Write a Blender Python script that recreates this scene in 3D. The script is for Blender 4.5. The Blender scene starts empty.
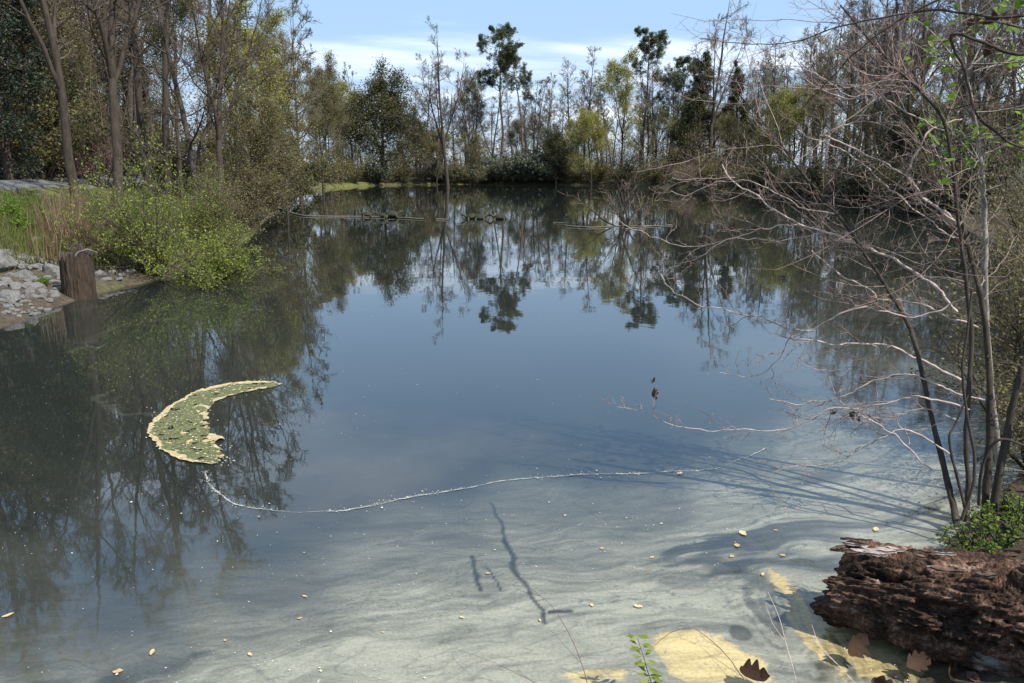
import bpy, math, random
import numpy as np
C = bpy.context.scene.collection
R = math.radians
sc = bpy.context.scene

# ------------------------------------------------------------------ camera
CAM_H, PITCH, F = 2.2, R(12.2), 800.0
cam = bpy.data.cameras.new('Camera'); cam.sensor_width = 36; cam.lens = F / 1024 * 36
cam.clip_start = 0.05; cam.clip_end = 3000
camo = bpy.data.objects.new('Camera', cam); C.objects.link(camo)
camo.location = (0, 0, CAM_H); camo.rotation_euler = (R(90) - PITCH, 0, 0)
sc.camera = camo

# ------------------------------------------------------------------ world, sun, exposure
SUN_AZ, SUN_EL = R(127), R(52)          # azimuth clockwise from +Y
W = bpy.data.worlds.new('World'); sc.world = W; W.use_nodes = True
nt = W.node_tree; N = nt.nodes; L = nt.links
bgn = N['Background']; bgn.inputs['Strength'].default_value = 0.138
sky = N.new('ShaderNodeTexSky'); sky.sky_type = 'NISHITA'; sky.sun_disc = False
sky.sun_elevation = SUN_EL; sky.sun_rotation = SUN_AZ; sky.air_density = 1.0; sky.dust_density = 0.25; sky.ozone_density = 2.2
tc = N.new('ShaderNodeTexCoord')
sep = N.new('ShaderNodeSeparateXYZ'); L.new(tc.outputs['Generated'], sep.inputs[0])
zz = N.new('ShaderNodeMath'); zz.operation = 'MAXIMUM'; zz.inputs[1].default_value = 0.0; L.new(sep.outputs[2], zz.inputs[0])
za = N.new('ShaderNodeMath'); za.operation = 'ADD'; za.inputs[1].default_value = 0.09; L.new(zz.outputs[0], za.inputs[0])
dx = N.new('ShaderNodeMath'); dx.operation = 'DIVIDE'; L.new(sep.outputs[0], dx.inputs[0]); L.new(za.outputs[0], dx.inputs[1])
dy = N.new('ShaderNodeMath'); dy.operation = 'DIVIDE'; L.new(sep.outputs[1], dy.inputs[0]); L.new(za.outputs[0], dy.inputs[1])
cmb = N.new('ShaderNodeCombineXYZ'); L.new(dx.outputs[0], cmb.inputs[0]); L.new(dy.outputs[0], cmb.inputs[1])
mp = N.new('ShaderNodeMapping'); mp.inputs['Scale'].default_value = (0.55, 1.0, 1); mp.inputs['Location'].default_value = (3.1, 1.7, 0); L.new(cmb.outputs[0], mp.inputs[0])
cn = N.new('ShaderNodeTexNoise'); cn.inputs['Scale'].default_value = 0.75; cn.inputs['Detail'].default_value = 7; cn.inputs['Roughness'].default_value = 0.55; cn.inputs['Distortion'].default_value = 0.4
L.new(mp.outputs[0], cn.inputs['Vector'])
cr = N.new('ShaderNodeMapRange'); cr.interpolation_type = 'SMOOTHSTEP'
cr.inputs['From Min'].default_value = 0.46; cr.inputs['From Max'].default_value = 0.74; cr.inputs['To Max'].default_value = 0.85
L.new(cn.outputs['Fac'], cr.inputs['Value'])
mx = N.new('ShaderNodeMix'); mx.data_type = 'RGBA'
L.new(cr.outputs[0], mx.inputs['Factor']); mx.inputs['B'].default_value = (6.6, 6.9, 7.2, 1)
hz = N.new('ShaderNodeMapRange'); hz.interpolation_type = 'SMOOTHERSTEP'       # pale air low over the horizon
hz.inputs['From Min'].default_value = 0.85; hz.inputs['From Max'].default_value = 0.25; hz.inputs['To Max'].default_value = 0.95; L.new(sep.outputs[2], hz.inputs['Value'])
mh = N.new('ShaderNodeMix'); mh.data_type = 'RGBA'; L.new(hz.outputs[0], mh.inputs['Factor']); L.new(sky.outputs[0], mh.inputs['A']); 
hr = N.new('ShaderNodeValToRGB'); L.new(sep.outputs[2], hr.inputs[0]); he = hr.color_ramp.elements; he.new(.2); he.new(.45)
for e_, (p_, c_) in zip(he, ((0, (.52, .65, .80)), (.16, (.395, .59, .85)), (.42, (.31, .57, .96)), (.9, (.2, .44, .86)))): e_.position = p_; e_.color = (*c_, 1)
hs = N.new('ShaderNodeVectorMath'); hs.operation = 'SCALE'; hs.inputs['Scale'].default_value = 5.0; L.new(hr.outputs[0], hs.inputs[0]); L.new(hs.outputs[0], mh.inputs['B'])
L.new(mh.outputs['Result'], mx.inputs['A'])
L.new(mx.outputs['Result'], bgn.inputs['Color'])
sl = bpy.data.lights.new('Sun', 'SUN'); sl.energy = 4.2; sl.angle = R(0.5); sl.color = (1, 0.955, 0.88)
so = bpy.data.objects.new('Sun', sl); C.objects.link(so)
so.rotation_euler = (R(90) - SUN_EL, 0, math.pi - SUN_AZ)
sc.view_settings.view_transform = 'Standard'; sc.view_settings.look = 'None'
sc.view_settings.exposure = 0.78; sc.view_settings.gamma = 1; sc.view_settings.use_curve_mapping = False
sc.cycles.max_bounces = 8; sc.cycles.transparent_max_bounces = 12

# ------------------------------------------------------------------ helpers
cp, sp_ = math.cos(PITCH), math.sin(PITCH)
def ray(px, py):
    a, b = (px - 512) / F, -(py - 341.5) / F
    return np.array([a, cp + b * sp_, -sp_ + b * cp])
def at_z(px, py, z=0.0):
    d = ray(px, py); t = (z - CAM_H) / d[2]; return np.array([0, 0, CAM_H]) + d * t
def at_y(px, py, Y):
    d = ray(px, py); return np.array([0, 0, CAM_H]) + d * (Y / d[1])

def smooth(a, b, x):
    t = np.clip((np.asarray(x, float) - a) / (b - a), 0, 1); return t * t * (3 - 2 * t)

def _hash(ix, iy, iz, seed):
    h = (ix.astype(np.int64) * 374761393 + iy.astype(np.int64) * 668265263 + iz.astype(np.int64) * 2147483647 + seed * 1274126177) & 0xffffffff
    h = ((h ^ (h >> 13)) * 1274126177) & 0xffffffff
    h = ((h ^ (h >> 16)) * 2246822519) & 0xffffffff
    return (h ^ (h >> 15)) / 4294967295.0
def vnoise(p, seed=0):
    p = np.asarray(p, float); i = np.floor(p); f = p - i; f = f * f * f * (f * (f * 6 - 15) + 10)
    i = i.astype(np.int64); r = 0
    for a in (0, 1):
        for b in (0, 1):
            for c in (0, 1):
                w = (f[..., 0] if a else 1 - f[..., 0]) * (f[..., 1] if b else 1 - f[..., 1]) * (f[..., 2] if c else 1 - f[..., 2])
                r = r + w * _hash(i[..., 0] + a, i[..., 1] + b, i[..., 2] + c, seed)
    return r * 2 - 1
def fbm(p, oct=4, seed=0, gain=0.5):
    p = np.asarray(p, float); r = 0; a = 1; t = 0
    for o in range(oct):
        r = r + a * vnoise(p * 2 ** o + o * 17.3, seed + o); t += a; a *= gain
    return r / t
def p3(x, y, z=0):
    x, y = np.broadcast_arrays(np.asarray(x, float), np.asarray(y, float)); return np.stack([x, y, np.full_like(x, 0) + z], -1)

class MB:
    """collects geometry for ONE mesh object"""
    def __init__(s): s.v = []; s.f = {3: [], 4: []}; s.mi = {3: [], 4: []}; s.col = []; s.n = 0
    def add(s, v, quads=None, tris=None, mi=0, col=None):
        v = np.asarray(v, float).reshape(-1, 3)
        for k, q in ((4, quads), (3, tris)):
            if q is not None and len(q):
                q = np.asarray(q, np.int64) + s.n; s.f[k].append(q); s.mi[k].append(np.full(len(q), mi))
        s.v.append(v); s.n += len(v)
        s.col.append(np.full(len(v), 0.5) if col is None else np.broadcast_to(col, (len(v),)))
        return s
    def tubes(s, polys, mi=0, sides=None, wob=0.0):
        """polys: list of (points(n,3), radii(n))"""
        g = {}
        for P, r in polys:
            rm = max(r); k = sides or (10 if rm > 0.12 else 6 if rm > 0.05 else 4 if rm > 0.018 else 3)
            g.setdefault((len(P), k), []).append((P, r))
        for (n, k), lst in g.items():
            P = np.array([a for a, _ in lst], float); r = np.array([b for _, b in lst], float)
            T = np.gradient(P, axis=1); T /= np.linalg.norm(T, axis=2, keepdims=True) + 1e-9
            ref = np.zeros((len(lst), 1, 3)); av = np.abs(T).mean(1); j = av.argmin(1); ref[np.arange(len(lst)), 0, j] = 1
            U = np.cross(T, np.broadcast_to(ref, T.shape)); U /= np.linalg.norm(U, axis=2, keepdims=True) + 1e-9
            V = np.cross(T, U); an = np.arange(k) * 2 * math.pi / k
            rr = r[:, :, None] * np.ones(k)
            ring = P[:, :, None, :] + rr[..., None] * (np.cos(an)[None, None, :, None] * U[:, :, None, :] + np.sin(an)[None, None, :, None] * V[:, :, None, :])
            if wob: ring = ring + (rr * wob)[..., None] * np.stack([vnoise(ring * 6 / max(0.02, float(r.max())) * 0.25, 5 + q) for q in range(3)], -1)
            m = len(lst); idx = np.arange(m * n * k).reshape(m, n, k)
            a = idx[:, :-1, :]; b = np.roll(a, -1, 2); c = idx[:, 1:, :]; d = np.roll(c, -1, 2)
            q = np.stack([a, b, d, c], -1).reshape(-1, 4)
            s.add(ring.reshape(-1, 3), quads=q, mi=mi, col=np.repeat(np.linspace(0, 1, m) % 1, n * k))
        return s
    def leaves(s, cen, size, rng, mi=0, aspect=1.6, nrm=None, spread=1.0, dirs=None, jit=0.35, fold=0.0):
        m = len(cen)
        if not m: return s
        cen = np.asarray(cen, float)
        n = rng.normal(size=(m, 3)); n[:, 2] = np.abs(n[:, 2]) + 0.3
        if nrm is not None: n = n * spread + nrm
        n /= np.linalg.norm(n, axis=1, keepdims=True)
        t = rng.normal(size=(m, 3)) if dirs is None else np.asarray(dirs, float) + rng.normal(size=(m, 3)) * 0.25
        u = t - n * (t * n).sum(1, keepdims=True); u /= np.linalg.norm(u, axis=1, keepdims=True) + 1e-9
        w = np.cross(n, u); sz = (size * (1 + jit * rng.uniform(-1, 1, m)))[:, None]; wd = sz / aspect
        if fold:
            v = np.stack([cen - u * sz * .5, cen - u * sz * .12 + w * wd * .5 + n * sz * fold, cen + u * sz * .22 + w * wd * .38 + n * sz * fold, cen + u * sz * .5,
                          cen + u * sz * .22 - w * wd * .38 + n * sz * fold, cen - u * sz * .12 - w * wd * .5 + n * sz * fold], 1)
            b = np.arange(m)[:, None] * 6
            q = np.concatenate([b + np.array([0, 1, 2, 3]), b + np.array([0, 3, 4, 5])])
            s.add(v.reshape(-1, 3), quads=q, mi=mi, col=np.repeat(rng.random(m), 6))
        else:
            v = np.stack([cen - u * sz * .5, cen + w * wd * .5 + u * sz * .05, cen + u * sz * .5, cen - w * wd * .5 + u * sz * .05], 1)
            s.add(v.reshape(-1, 3), quads=np.arange(m * 4).reshape(m, 4), mi=mi, col=np.repeat(rng.random(m), 4))
        return s
    def mesh(s, name, mats, smooth_=True):
        me = bpy.data.meshes.new(name)
        v = np.concatenate(s.v); me.vertices.add(len(v)); me.vertices.foreach_set('co', v.astype(np.float32).ravel())
        tot = []; ls = []; mi = []; st = 0
        for k in (4, 3):
            if s.f[k]:
                q = np.concatenate(s.f[k]); ls.append(q.ravel()); tot.append(np.full(len(q), k)); mi.append(np.concatenate(s.mi[k]))
        lv = np.concatenate(ls); lt = np.concatenate(tot); mi = np.concatenate(mi)
        me.loops.add(len(lv)); me.loops.foreach_set('vertex_index', lv.astype(np.int32))
        me.polygons.add(len(lt)); me.polygons.foreach_set('loop_start', np.concatenate([[0], np.cumsum(lt)[:-1]]).astype(np.int32))
        me.polygons.foreach_set('material_index', mi.astype(np.int32))
        me.polygons.foreach_set('use_smooth', np.full(len(lt), smooth_))
        for m in (mats if isinstance(mats, (list, tuple)) else [mats]): me.materials.append(m)
        at = me.attributes.new('v', 'FLOAT', 'POINT'); at.data.foreach_set('value', np.concatenate(s.col).astype(np.float32))
        me.update(calc_edges=True); me.validate(); return me
    def build(s, name, mats, parent=None, smooth_=True):
        o = bpy.data.objects.new(name, s.mesh(name, mats, smooth_)); C.objects.link(o)
        if parent: o.parent = parent
        return o

def tag(o, label=None, cat=None, group=None, kind=None):
    for k, v in (('label', label), ('category', cat), ('group', group), ('kind', kind)):
        if v: o[k] = v
    return o
def thing(name, label, cat, loc=(0, 0, 0), rz=0, group=None):
    o = bpy.data.objects.new(name, None); C.objects.link(o); o.location = loc; o.rotation_euler = (0, 0, rz); o.empty_display_size = 0.2
    return tag(o, label, cat, group)
def copy_tree(o, parent=None):
    c = o.copy(); C.objects.link(c)
    if parent: c.parent = parent
    for ch in list(o.children): copy_tree(ch, c)
    return c

# ------------------------------------------------------------------ materials
def new_mat(name):
    m = bpy.data.materials.new(name); m.use_nodes = True; nt = m.node_tree
    return m, nt, nt.nodes['Principled BSDF']
def ramp(nt, src, stops):
    r = nt.nodes.new('ShaderNodeValToRGB'); e = r.color_ramp.elements
    while len(e) < len(stops): e.new(0.5)
    for el, (p, c) in zip(e, stops): el.position = p; el.color = (*c, 1)
    nt.links.new(src, r.inputs[0]); return r.outputs[0]
def noise(nt, scale, detail=5, rough=0.6, dist=0.0, stretch=None, coord='Object'):
    t = nt.nodes.new('ShaderNodeTexCoord'); n = nt.nodes.new('ShaderNodeTexNoise')
    n.inputs['Scale'].default_value = scale; n.inputs['Detail'].default_value = detail; n.inputs['Roughness'].default_value = rough; n.inputs['Distortion'].default_value = dist
    if stretch:
        m = nt.nodes.new('ShaderNodeMapping'); m.inputs['Scale'].default_value = stretch; nt.links.new(t.outputs[coord], m.inputs[0]); nt.links.new(m.outputs[0], n.inputs['Vector'])
    else: nt.links.new(t.outputs[coord], n.inputs['Vector'])
    return n.outputs['Fac']
def attr(nt, name='v'):
    a = nt.nodes.new('ShaderNodeAttribute'); a.attribute_name = name; return a.outputs['Fac']
def bump(nt, bsdf, h, strength, dist):
    b = nt.nodes.new('ShaderNodeBump'); b.inputs['Strength'].default_value = strength; b.inputs['Distance'].default_value = dist
    nt.links.new(h, b.inputs['Height']); nt.links.new(b.outputs[0], bsdf.inputs['Normal'])
def bark_mat(name, c0, c1, scale=6, stretch=(1, 1, 0.25), bs=0.5, bd=0.03):
    m, nt, b = new_mat(name); n = noise(nt, scale, 8, 0.7, 0.3, stretch)
    nt.links.new(ramp(nt, n, [(0.3, c0), (0.7, c1)]), b.inputs['Base Color']); b.inputs['Roughness'].default_value = 0.9
    b.inputs['Specular IOR Level'].default_value = 0.2
    bump(nt, b, n, bs, bd); return m
def leaf_mat(name, c0, c1, trans=0.45, rough=0.55, spec=0.3):
    m, nt, b = new_mat(name); col = ramp(nt, attr(nt), [(0.0, c0), (1.0, c1)])
    nt.links.new(col, b.inputs['Base Color']); b.inputs['Roughness'].default_value = rough; b.inputs['Specular IOR Level'].default_value = spec
    t = nt.nodes.new('ShaderNodeBsdfTranslucent'); nt.links.new(col, t.inputs['Color'])
    x = nt.nodes.new('ShaderNodeMixShader'); x.inputs[0].default_value = trans
    nt.links.new(b.outputs[0], x.inputs[1]); nt.links.new(t.outputs[0], x.inputs[2]); nt.links.new(x.outputs[0], nt.nodes['Material Output'].inputs[0])
    return m
M = {}
M['bark_grey'] = bark_mat('bark_grey', (.03, .025, .02), (.10, .084, .068))
M['bark_brown'] = bark_mat('bark_brown', (.026, .02, .015), (.085, .066, .05))
M['bark_pine'] = bark_mat('bark_pine', (.06, .042, .032), (.2, .14, .1))
M['bark_dark'] = bark_mat('bark_dark', (.028, .022, .017), (.085, .068, .052), 30, (1, 1, .3), .6, .006)
M['twig_pale'] = bark_mat('twig_pale', (.25, .19, .16), (.58, .475, .41), 28, (1, 1, 1), .3, .002)
M['twig_mid'] = bark_mat('twig_mid', (.15, .10, .082), (.42, .32, .275), 40, (1, 1, 1), .3, .002)
M['twig_grey'] = bark_mat('twig_grey', (.08, .062, .046), (.18, .146, .115), 5, (1, 1, 1), .1, .01)
M['twig_red'] = bark_mat('twig_red', (.15, .08, .07), (.27, .17, .15), 5, (1, 1, 1), .1, .01)
M['bark_white'] = bark_mat('bark_white', (.09, .078, .066), (.40, .36, .31), 35, (1, 1, .5), .4, .004)
M['leaf_yellow'] = leaf_mat('leaf_yellow', (.19, .185, .04), (.42, .40, .10), .5)
M['leaf_olive'] = leaf_mat('leaf_olive', (.09, .085, .03), (.24, .21, .08), .45)
M['leaf_bud'] = leaf_mat('leaf_bud', (.2, .21, .09), (.34, .34, .18), .5)
M['leaf_dark'] = leaf_mat('leaf_dark', (.048, .052, .022), (.12, .118, .052), .3, .6, .15)
M['leaf_ivy'] = leaf_mat('leaf_ivy', (.012, .02, .012), (.04, .06, .035), .1, .5, .22)
M['leaf_pine'] = leaf_mat('leaf_pine', (.055, .07, .035), (.13, .15, .075), .4)
M['leaf_grey'] = leaf_mat('leaf_grey', (.085, .1, .06), (.2, .215, .14), .35)
M['leaf_green'] = leaf_mat('leaf_green', (.095, .135, .016), (.31, .36, .055), .5)
M['leaf_fresh'] = leaf_mat('leaf_fresh', (.1, .18, .02), (.24, .36, .05), .55)
M['leaf_brown'] = leaf_mat('leaf_brown', (.085, .045, .028), (.21, .125, .08), .3)
_n = M['leaf_brown'].node_tree; _b = _n.nodes['Principled BSDF']; bump(_n, _b, noise(_n, 9, 6, .8, 1.5), .8, .06); _b.inputs['Roughness'].default_value = .75
M['dry_stalk'] = leaf_mat('dry_stalk', (.1, .06, .035), (.24, .16, .1), .2)
M['grass'] = leaf_mat('grass', (.09, .11, .03), (.22, .22, .07), .45)

# ------------------------------------------------------------------ terrain
shore_px = [(-90, 420), (-40, 352), (0, 326), (60, 305), (110, 290), (150, 281), (210, 268), (240, 248), (255, 230), (285, 205), (310, 191), (345, 186.2), (420, 184.6), (500, 184.4), (560, 184.8),
            (640, 186.5), (700, 190), (780, 196), (860, 203), (920, 213), (975, 232), (1030, 262), (1085, 320), (1075, 400), (1040, 452), (1004, 492), (975, 514), (955, 538), (952, 580), (945, 640), (925, 695), (840, 730), (700, 735), (560, 760)]
shore = [at_z(x, y, 0)[:2] for x, y in shore_px]
shore += [np.array([-2.0, 2.2]), np.array([-5, 2.4]), np.array([-9, 3.5]), np.array([-10, 6])]
S = np.array(shore)
for _ in range(2):      # Chaikin rounding
    n2 = np.roll(S, -1, 0); S = np.stack([S * .75 + n2 * .25, S * .25 + n2 * .75], 1).reshape(-1, 2)
def sdist(x, y):
    """distance to the shoreline, positive on land"""
    x = np.asarray(x, float).ravel(); y = np.asarray(y, float).ravel(); out = np.empty(len(x))
    A = S; B = np.roll(S, -1, 0); E = B - A; EE = (E * E).sum(1)
    for i in range(0, len(x), 20000):
        X = x[i:i + 20000, None]; Y = y[i:i + 20000, None]
        t = np.clip(((X - A[:, 0]) * E[:, 0] + (Y - A[:, 1]) * E[:, 1]) / EE, 0, 1)
        d = np.hypot(X - A[:, 0] - t * E[:, 0], Y - A[:, 1] - t * E[:, 1]).min(1)
        c = ((A[:, 1] > Y) != (B[:, 1] > Y)) & (X < E[:, 0] * (Y - A[:, 1]) / (E[:, 1] + 1e-12) + A[:, 0])
        out[i:i + 20000] = np.where(c.sum(1) % 2 == 1, -d, d)
    return out
def hgt(x, y):
    shp = np.shape(x); x = np.asarray(x, float).ravel(); y = np.asarray(y, float).ravel()
    d = sdist(x, y) + 0.18 * np.minimum(1, (np.hypot(x, y)) / 12) * fbm(p3(x * .8, y * .8), 3, 3)
    wl = smooth(-3.5, -7, x) * smooth(75, 45, y); near = smooth(6.5, 4.5, y) * (1 - wl); far = np.clip(1 - wl - near, 0, 1)
    top = wl * 1.72 + near * 0.5 + far * 0.95; wid = wl * 8.5 + near * 1.5 + far * 13
    r = np.clip(d / wid, 0, 1); rise = 0.35 * r + .65 * r * r * (3 - 2 * r)
    bank = far * .32 * smooth(60, 90, y)
    h = np.where(d > 0, 0.02 + (0.10 + bank) * np.clip(d / 0.5, 0, 1) + (top - .12) * rise, np.maximum(-1.2, d * .45))
    h += np.where(d > 0, 1, 0) * np.clip(d, 0, 1) * 0.10 * fbm(p3(x * .7, y * .7), 4, 9) + np.clip((np.hypot(x, y) - 110) / 200, 0, 1) * 3 * (d > 0) * 0.3
    return h.reshape(shp)
def H1(x, y): return float(hgt(np.array([x]), np.array([y]))[0])
def axis(lo, hi, s0, g, c=0.0):
    a = [c]; s = s0
    while a[-1] < hi: a.append(a[-1] + s); s *= g
    b = [c]; s = s0
    while b[-1] > lo: b.append(b[-1] - s); s *= g
    return np.array(b[:0:-1] + a)
def grid_mesh(xs, ys, zf, name, mat):
    X, Y = np.meshgrid(xs, ys); Z = zf(X, Y)
    ny, nx = X.shape; idx = np.arange(nx * ny).reshape(ny, nx)
    q = np.stack([idx[:-1, :-1], idx[:-1, 1:], idx[1:, 1:], idx[1:, :-1]], -1).reshape(-1, 4)
    return MB().add(np.stack([X, Y, Z], -1), quads=q), X, Y

gm, gnt, gb = new_mat('ground')
n1 = noise(gnt, .35, 6, .65); n2 = noise(gnt, 9, 6, .75)
lit = ramp(gnt, n2, [(.3, (.034, .028, .02)), (.55, (.082, .066, .046)), (.75, (.15, .125, .09))])
grs = ramp(gnt, n2, [(.3, (.05, .06, .018)), (.7, (.17, .175, .055))])
gx = gnt.nodes.new('ShaderNodeMix'); gx.data_type = 'RGBA'
ga = gnt.nodes.new('ShaderNodeMath'); ga.operation = 'ADD'; gnt.links.new(attr(gnt), ga.inputs[0])
gs_ = gnt.nodes.new('ShaderNodeMapRange'); gs_.inputs['From Min'].default_value = .35; gs_.inputs['From Max'].default_value = .65; gs_.inputs['To Min'].default_value = -.4; gs_.inputs['To Max'].default_value = .4
gnt.links.new(n1, gs_.inputs[0]); gnt.links.new(gs_.outputs[0], ga.inputs[1]); ga.use_clamp = True
gnt.links.new(ga.outputs[0], gx.inputs['Factor']); gnt.links.new(lit, gx.inputs['A']); gnt.links.new(grs, gx.inputs['B'])
gnt.links.new(gx.outputs['Result'], gb.inputs['Base Color']); gb.inputs['Roughness'].default_value = .95; gb.inputs['Specular IOR Level'].default_value = .1
bump(gnt, gb, n2, .6, .05)
xs = axis(-600, 600, .12, 1.028); ys = axis(-300, 900, .12, 1.025, 3.0)
g, GX, GY = grid_mesh(xs, ys, hgt, 'ground', gm)
gd = sdist(GX, GY)
grassy = smooth(2.2, 4.2, gd).reshape(GX.shape) * smooth(-3, -7, GX) * smooth(60, 30, GY) * smooth(-30, -16, GX) * .9 + .7 * np.exp(-((GX + 22) / 5) ** 2 - ((GY - 98) / 14) ** 2) + .25 * smooth(60, 90, GY) 
g.col = [np.clip(grassy, 0, 1).ravel()]
ground = tag(g.build('ground', gm), kind='structure')

# road running away along the left bank
rm, rnt, rb = new_mat('asphalt'); rn = noise(rnt, 30, 6, .8)
rnt.links.new(ramp(rnt, rn, [(.3, (.07, .07, .072)), (.7, (.15, .146, .14))]), rb.inputs['Base Color']); rb.inputs['Roughness'].default_value = .9
rp = np.array([(-45, 14), (-28, 16.5), (-19, 20), (-16, 25), (-17.2, 33), (-20, 50), (-26, 75), (-36, 105)], float)
tt = np.linspace(0, len(rp) - 1, 120); RC = np.stack([np.interp(tt, np.arange(len(rp)), rp[:, k]) for k in (0, 1)], 1)
for _ in range(6): RC[1:-1] = (RC[:-2] + RC[1:-1] * 2 + RC[2:]) / 4
RT = np.gradient(RC, axis=0); RT /= np.linalg.norm(RT, axis=1, keepdims=True); RN = np.stack([-RT[:, 1], RT[:, 0]], 1)
acr = np.linspace(-1.7, 1.7, 9) + 1.2; RX = RC[:, None, :] + RN[:, None, :] * acr[None, :, None]
RZ = hgt(RX[..., 0], RX[..., 1]) + .05; RZ[:, 0] -= .22; RZ[:, -1] -= .22; idx = np.arange(RZ.size).reshape(RZ.shape)
q = np.stack([idx[:-1, :-1], idx[:-1, 1:], idx[1:, 1:], idx[1:, :-1]], -1).reshape(-1, 4)
tag(MB().add(np.concatenate([RX, RZ[..., None]], -1), quads=q).build('road', rm), kind='structure')

# ------------------------------------------------------------------ water with its surface film
wx = np.concatenate([axis(-60, -4.5, .03, 1.06, -4.5)[:-1], np.arange(-4.5, 4.0, .0125), axis(4.0, 75, .03, 1.06, 4.0)])
wy = [2.0]
while wy[-1] < 9: wy.append(wy[-1] + max(.008, wy[-1] * .0028))
while wy[-1] < 140: wy.append(wy[-1] * 1.012)
wy = np.array(wy)
w_, WX, WY = grid_mesh(np.unique(wx), wy, lambda x, y: x * 0, 'water', None)
ctrl = [(0, 690, .5), (0, 640, .18), (0, 600, .06), (0, 500, .0), (100, 680, .52), (100, 640, .22), (100, 600, .1), (100, 560, .04), (250, 670, .72), (250, 630, .42), (250, 590, .2), (250, 530, .05), (380, 680, .95), (400, 625, .7), (400, 560, .36), (420, 515, .22), (420, 480, .02),
        (520, 660, .95), (520, 600, .62), (520, 540, .4), (540, 490, .24), (560, 455, .04), (640, 620, .85), (660, 560, .55), (660, 500, .24), (640, 450, .04), (740, 600, .85), (740, 540, .62), (740, 490, .5), (740, 445, .16), (740, 400, .03),
        (820, 540, .75), (840, 490, .6), (830, 440, .38), (840, 380, .13), (900, 520, .75), (920, 450, .5), (920, 390, .25), (930, 330, .06), (760, 650, .8), (850, 640, .9),
        (600, 380, .0), (400, 420, .0), (300, 450, 0), (450, 455, 0), (360, 485, .02), (560, 435, 0), (500, 400, 0), (650, 420, 0), (300, 490, .02), (700, 420, .02), (200, 480, 0), (100, 420, .0), (0, 400, .0), (60, 330, .01), (250, 300, 0), (500, 250, 0), (900, 240, 0), (700, 300, 0), (400, 330, 0)]
cw = np.array([at_z(a, b)[:2] for a, b, _ in ctrl]); cv = np.array([c for *_, c in ctrl])
def lg(x, y): return np.stack([x / np.maximum(1.5, y) * 1.6, np.log(np.maximum(1.5, y))], -1)
near = (WY < 16) & (np.abs(WX) < 14)
film = np.zeros(WX.shape); pol = np.zeros(WX.shape)
xn, yn = WX[near], WY[near]
warp = .55 * fbm(p3(xn * .55, yn * .55), 3, 21); warp2 = .55 * fbm(p3(xn * .55, yn * .55, 7), 3, 22)
w1 = .16 * fbm(p3(xn * 2.2, yn * 2.2, 2), 3, 23); w2 = .16 * fbm(p3(xn * 2.2, yn * 2.2, 9), 3, 24)
ux, uy = xn + warp + w1, yn + warp2 + w2
lp = lg(xn + .5 * warp, yn + .7 * warp2); lc = lg(cw[:, 0], cw[:, 1])
num = np.zeros(len(xn)); den = np.zeros(len(xn))
for c, v in zip(lc, cv):
    ww = 1 / (((lp - c) ** 2).sum(1) + .002) ** 2.2; num += ww * v; den += ww
f0 = num / den
ang = R(14); sx = (ux * math.cos(ang) + uy * math.sin(ang)); sy = (-ux * math.sin(ang) + uy * math.cos(ang))
mar = fbm(p3(sx * .7, sy * 4.2), 5, 31, .6); mar2 = fbm(p3(sx * 1.6, sy * 11, 3), 4, 35, .65)
mar3 = fbm(p3(sx * 2.2, sy * 26, 13), 4, 37, .6)
vein = np.abs(fbm(p3(sx * .9, sy * 3.0, 5), 4, 41))
amp = smooth(.04, .5, f0)
ridge = lambda n, w: smooth(w, 0, np.abs(n))
ff = f0 * (1 + amp * (.22 * mar + .32 * mar2 + .45 * mar3) + .15 * mar2)
ff *= 1 - amp * (.55 * ridge(mar - .05, .035) * smooth(-.1, .25, mar2) + .45 * ridge(mar2 + .12, .04) * smooth(0, .3, mar))
ff += .14 * smooth(.05, 0, vein) * smooth(.1, .4, f0)
gap = fbm(p3(sx * .8, sy * 3.6, 8), 4, 51)          # open dark water between the swirls
ff *= 1 - .75 * smooth(.22, .42, gap) * smooth(.25, .5, f0)
def stroke(pts, wid, x, y, wob=.03):
    P = np.array([at_z(a, b)[:2] for a, b in pts]); d = np.full(len(x), 9.)
    xx = x + wob * fbm(p3(x * 7, y * 7, 4), 3, 61); yy = y + wob * fbm(p3(x * 7, y * 7, 6), 3, 62)
    for a, b in zip(P[:-1], P[1:]):
        e = b - a; t = np.clip(((xx - a[0]) * e[0] + (yy - a[1]) * e[1]) / (e @ e), 0, 1)
        d = np.minimum(d, np.hypot(xx - a[0] - t * e[0], yy - a[1] - t * e[1]))
    return smooth(wid, wid * .35, d)
for pts, wd in (([(488, 503), (498, 515), (503, 533), (508, 545)], .014), ([(506, 540), (513, 556), (517, 575)], .024), ([(517, 575), (530, 592), (545, 622)], .016), ([(469, 556), (478, 575), (482, 592)], .018), ([(488, 565), (497, 580), (502, 592)], .008),
                ([(548, 612), (572, 612)], .025)):
    ff *= 1 - .85 * stroke(pts, wd, xn, yn)
def blob(px, py, rx, ry, k=.35, s=70, fr=2.6):
    c = at_z(px, py)[:2]; a = at_z(px + rx, py)[:2]; b = at_z(px, py - ry)[:2]
    d = np.hypot((xn - c[0]) / np.linalg.norm(a - c), (yn - c[1]) / np.linalg.norm(b - c)) + k * fbm(p3(xn * fr, yn * fr, s), 6, s, .62)
    return d
swirl = blob(768, 612, 30, 48, .5, 71)
rings = .5 + .9 * fbm(p3(ux * 9 + 3 * swirl, uy * 3 - 2 * swirl), 4, 77, .65)
flow = fbm(p3(swirl * 7 + 1.2 * fbm(p3(xn * 4, yn * 4, 6), 3, 90), (ux + uy) * 1.4, 2), 5, 91, .62)
ff *= 1 - .62 * smooth(1.25, .6, swirl) * smooth(-.22, .18, flow)
ff *= 1 - .5 * smooth(1.05, .75, blob(848, 660, 20, 22, .8, 72)) * smooth(-.25, .1, flow)
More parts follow.
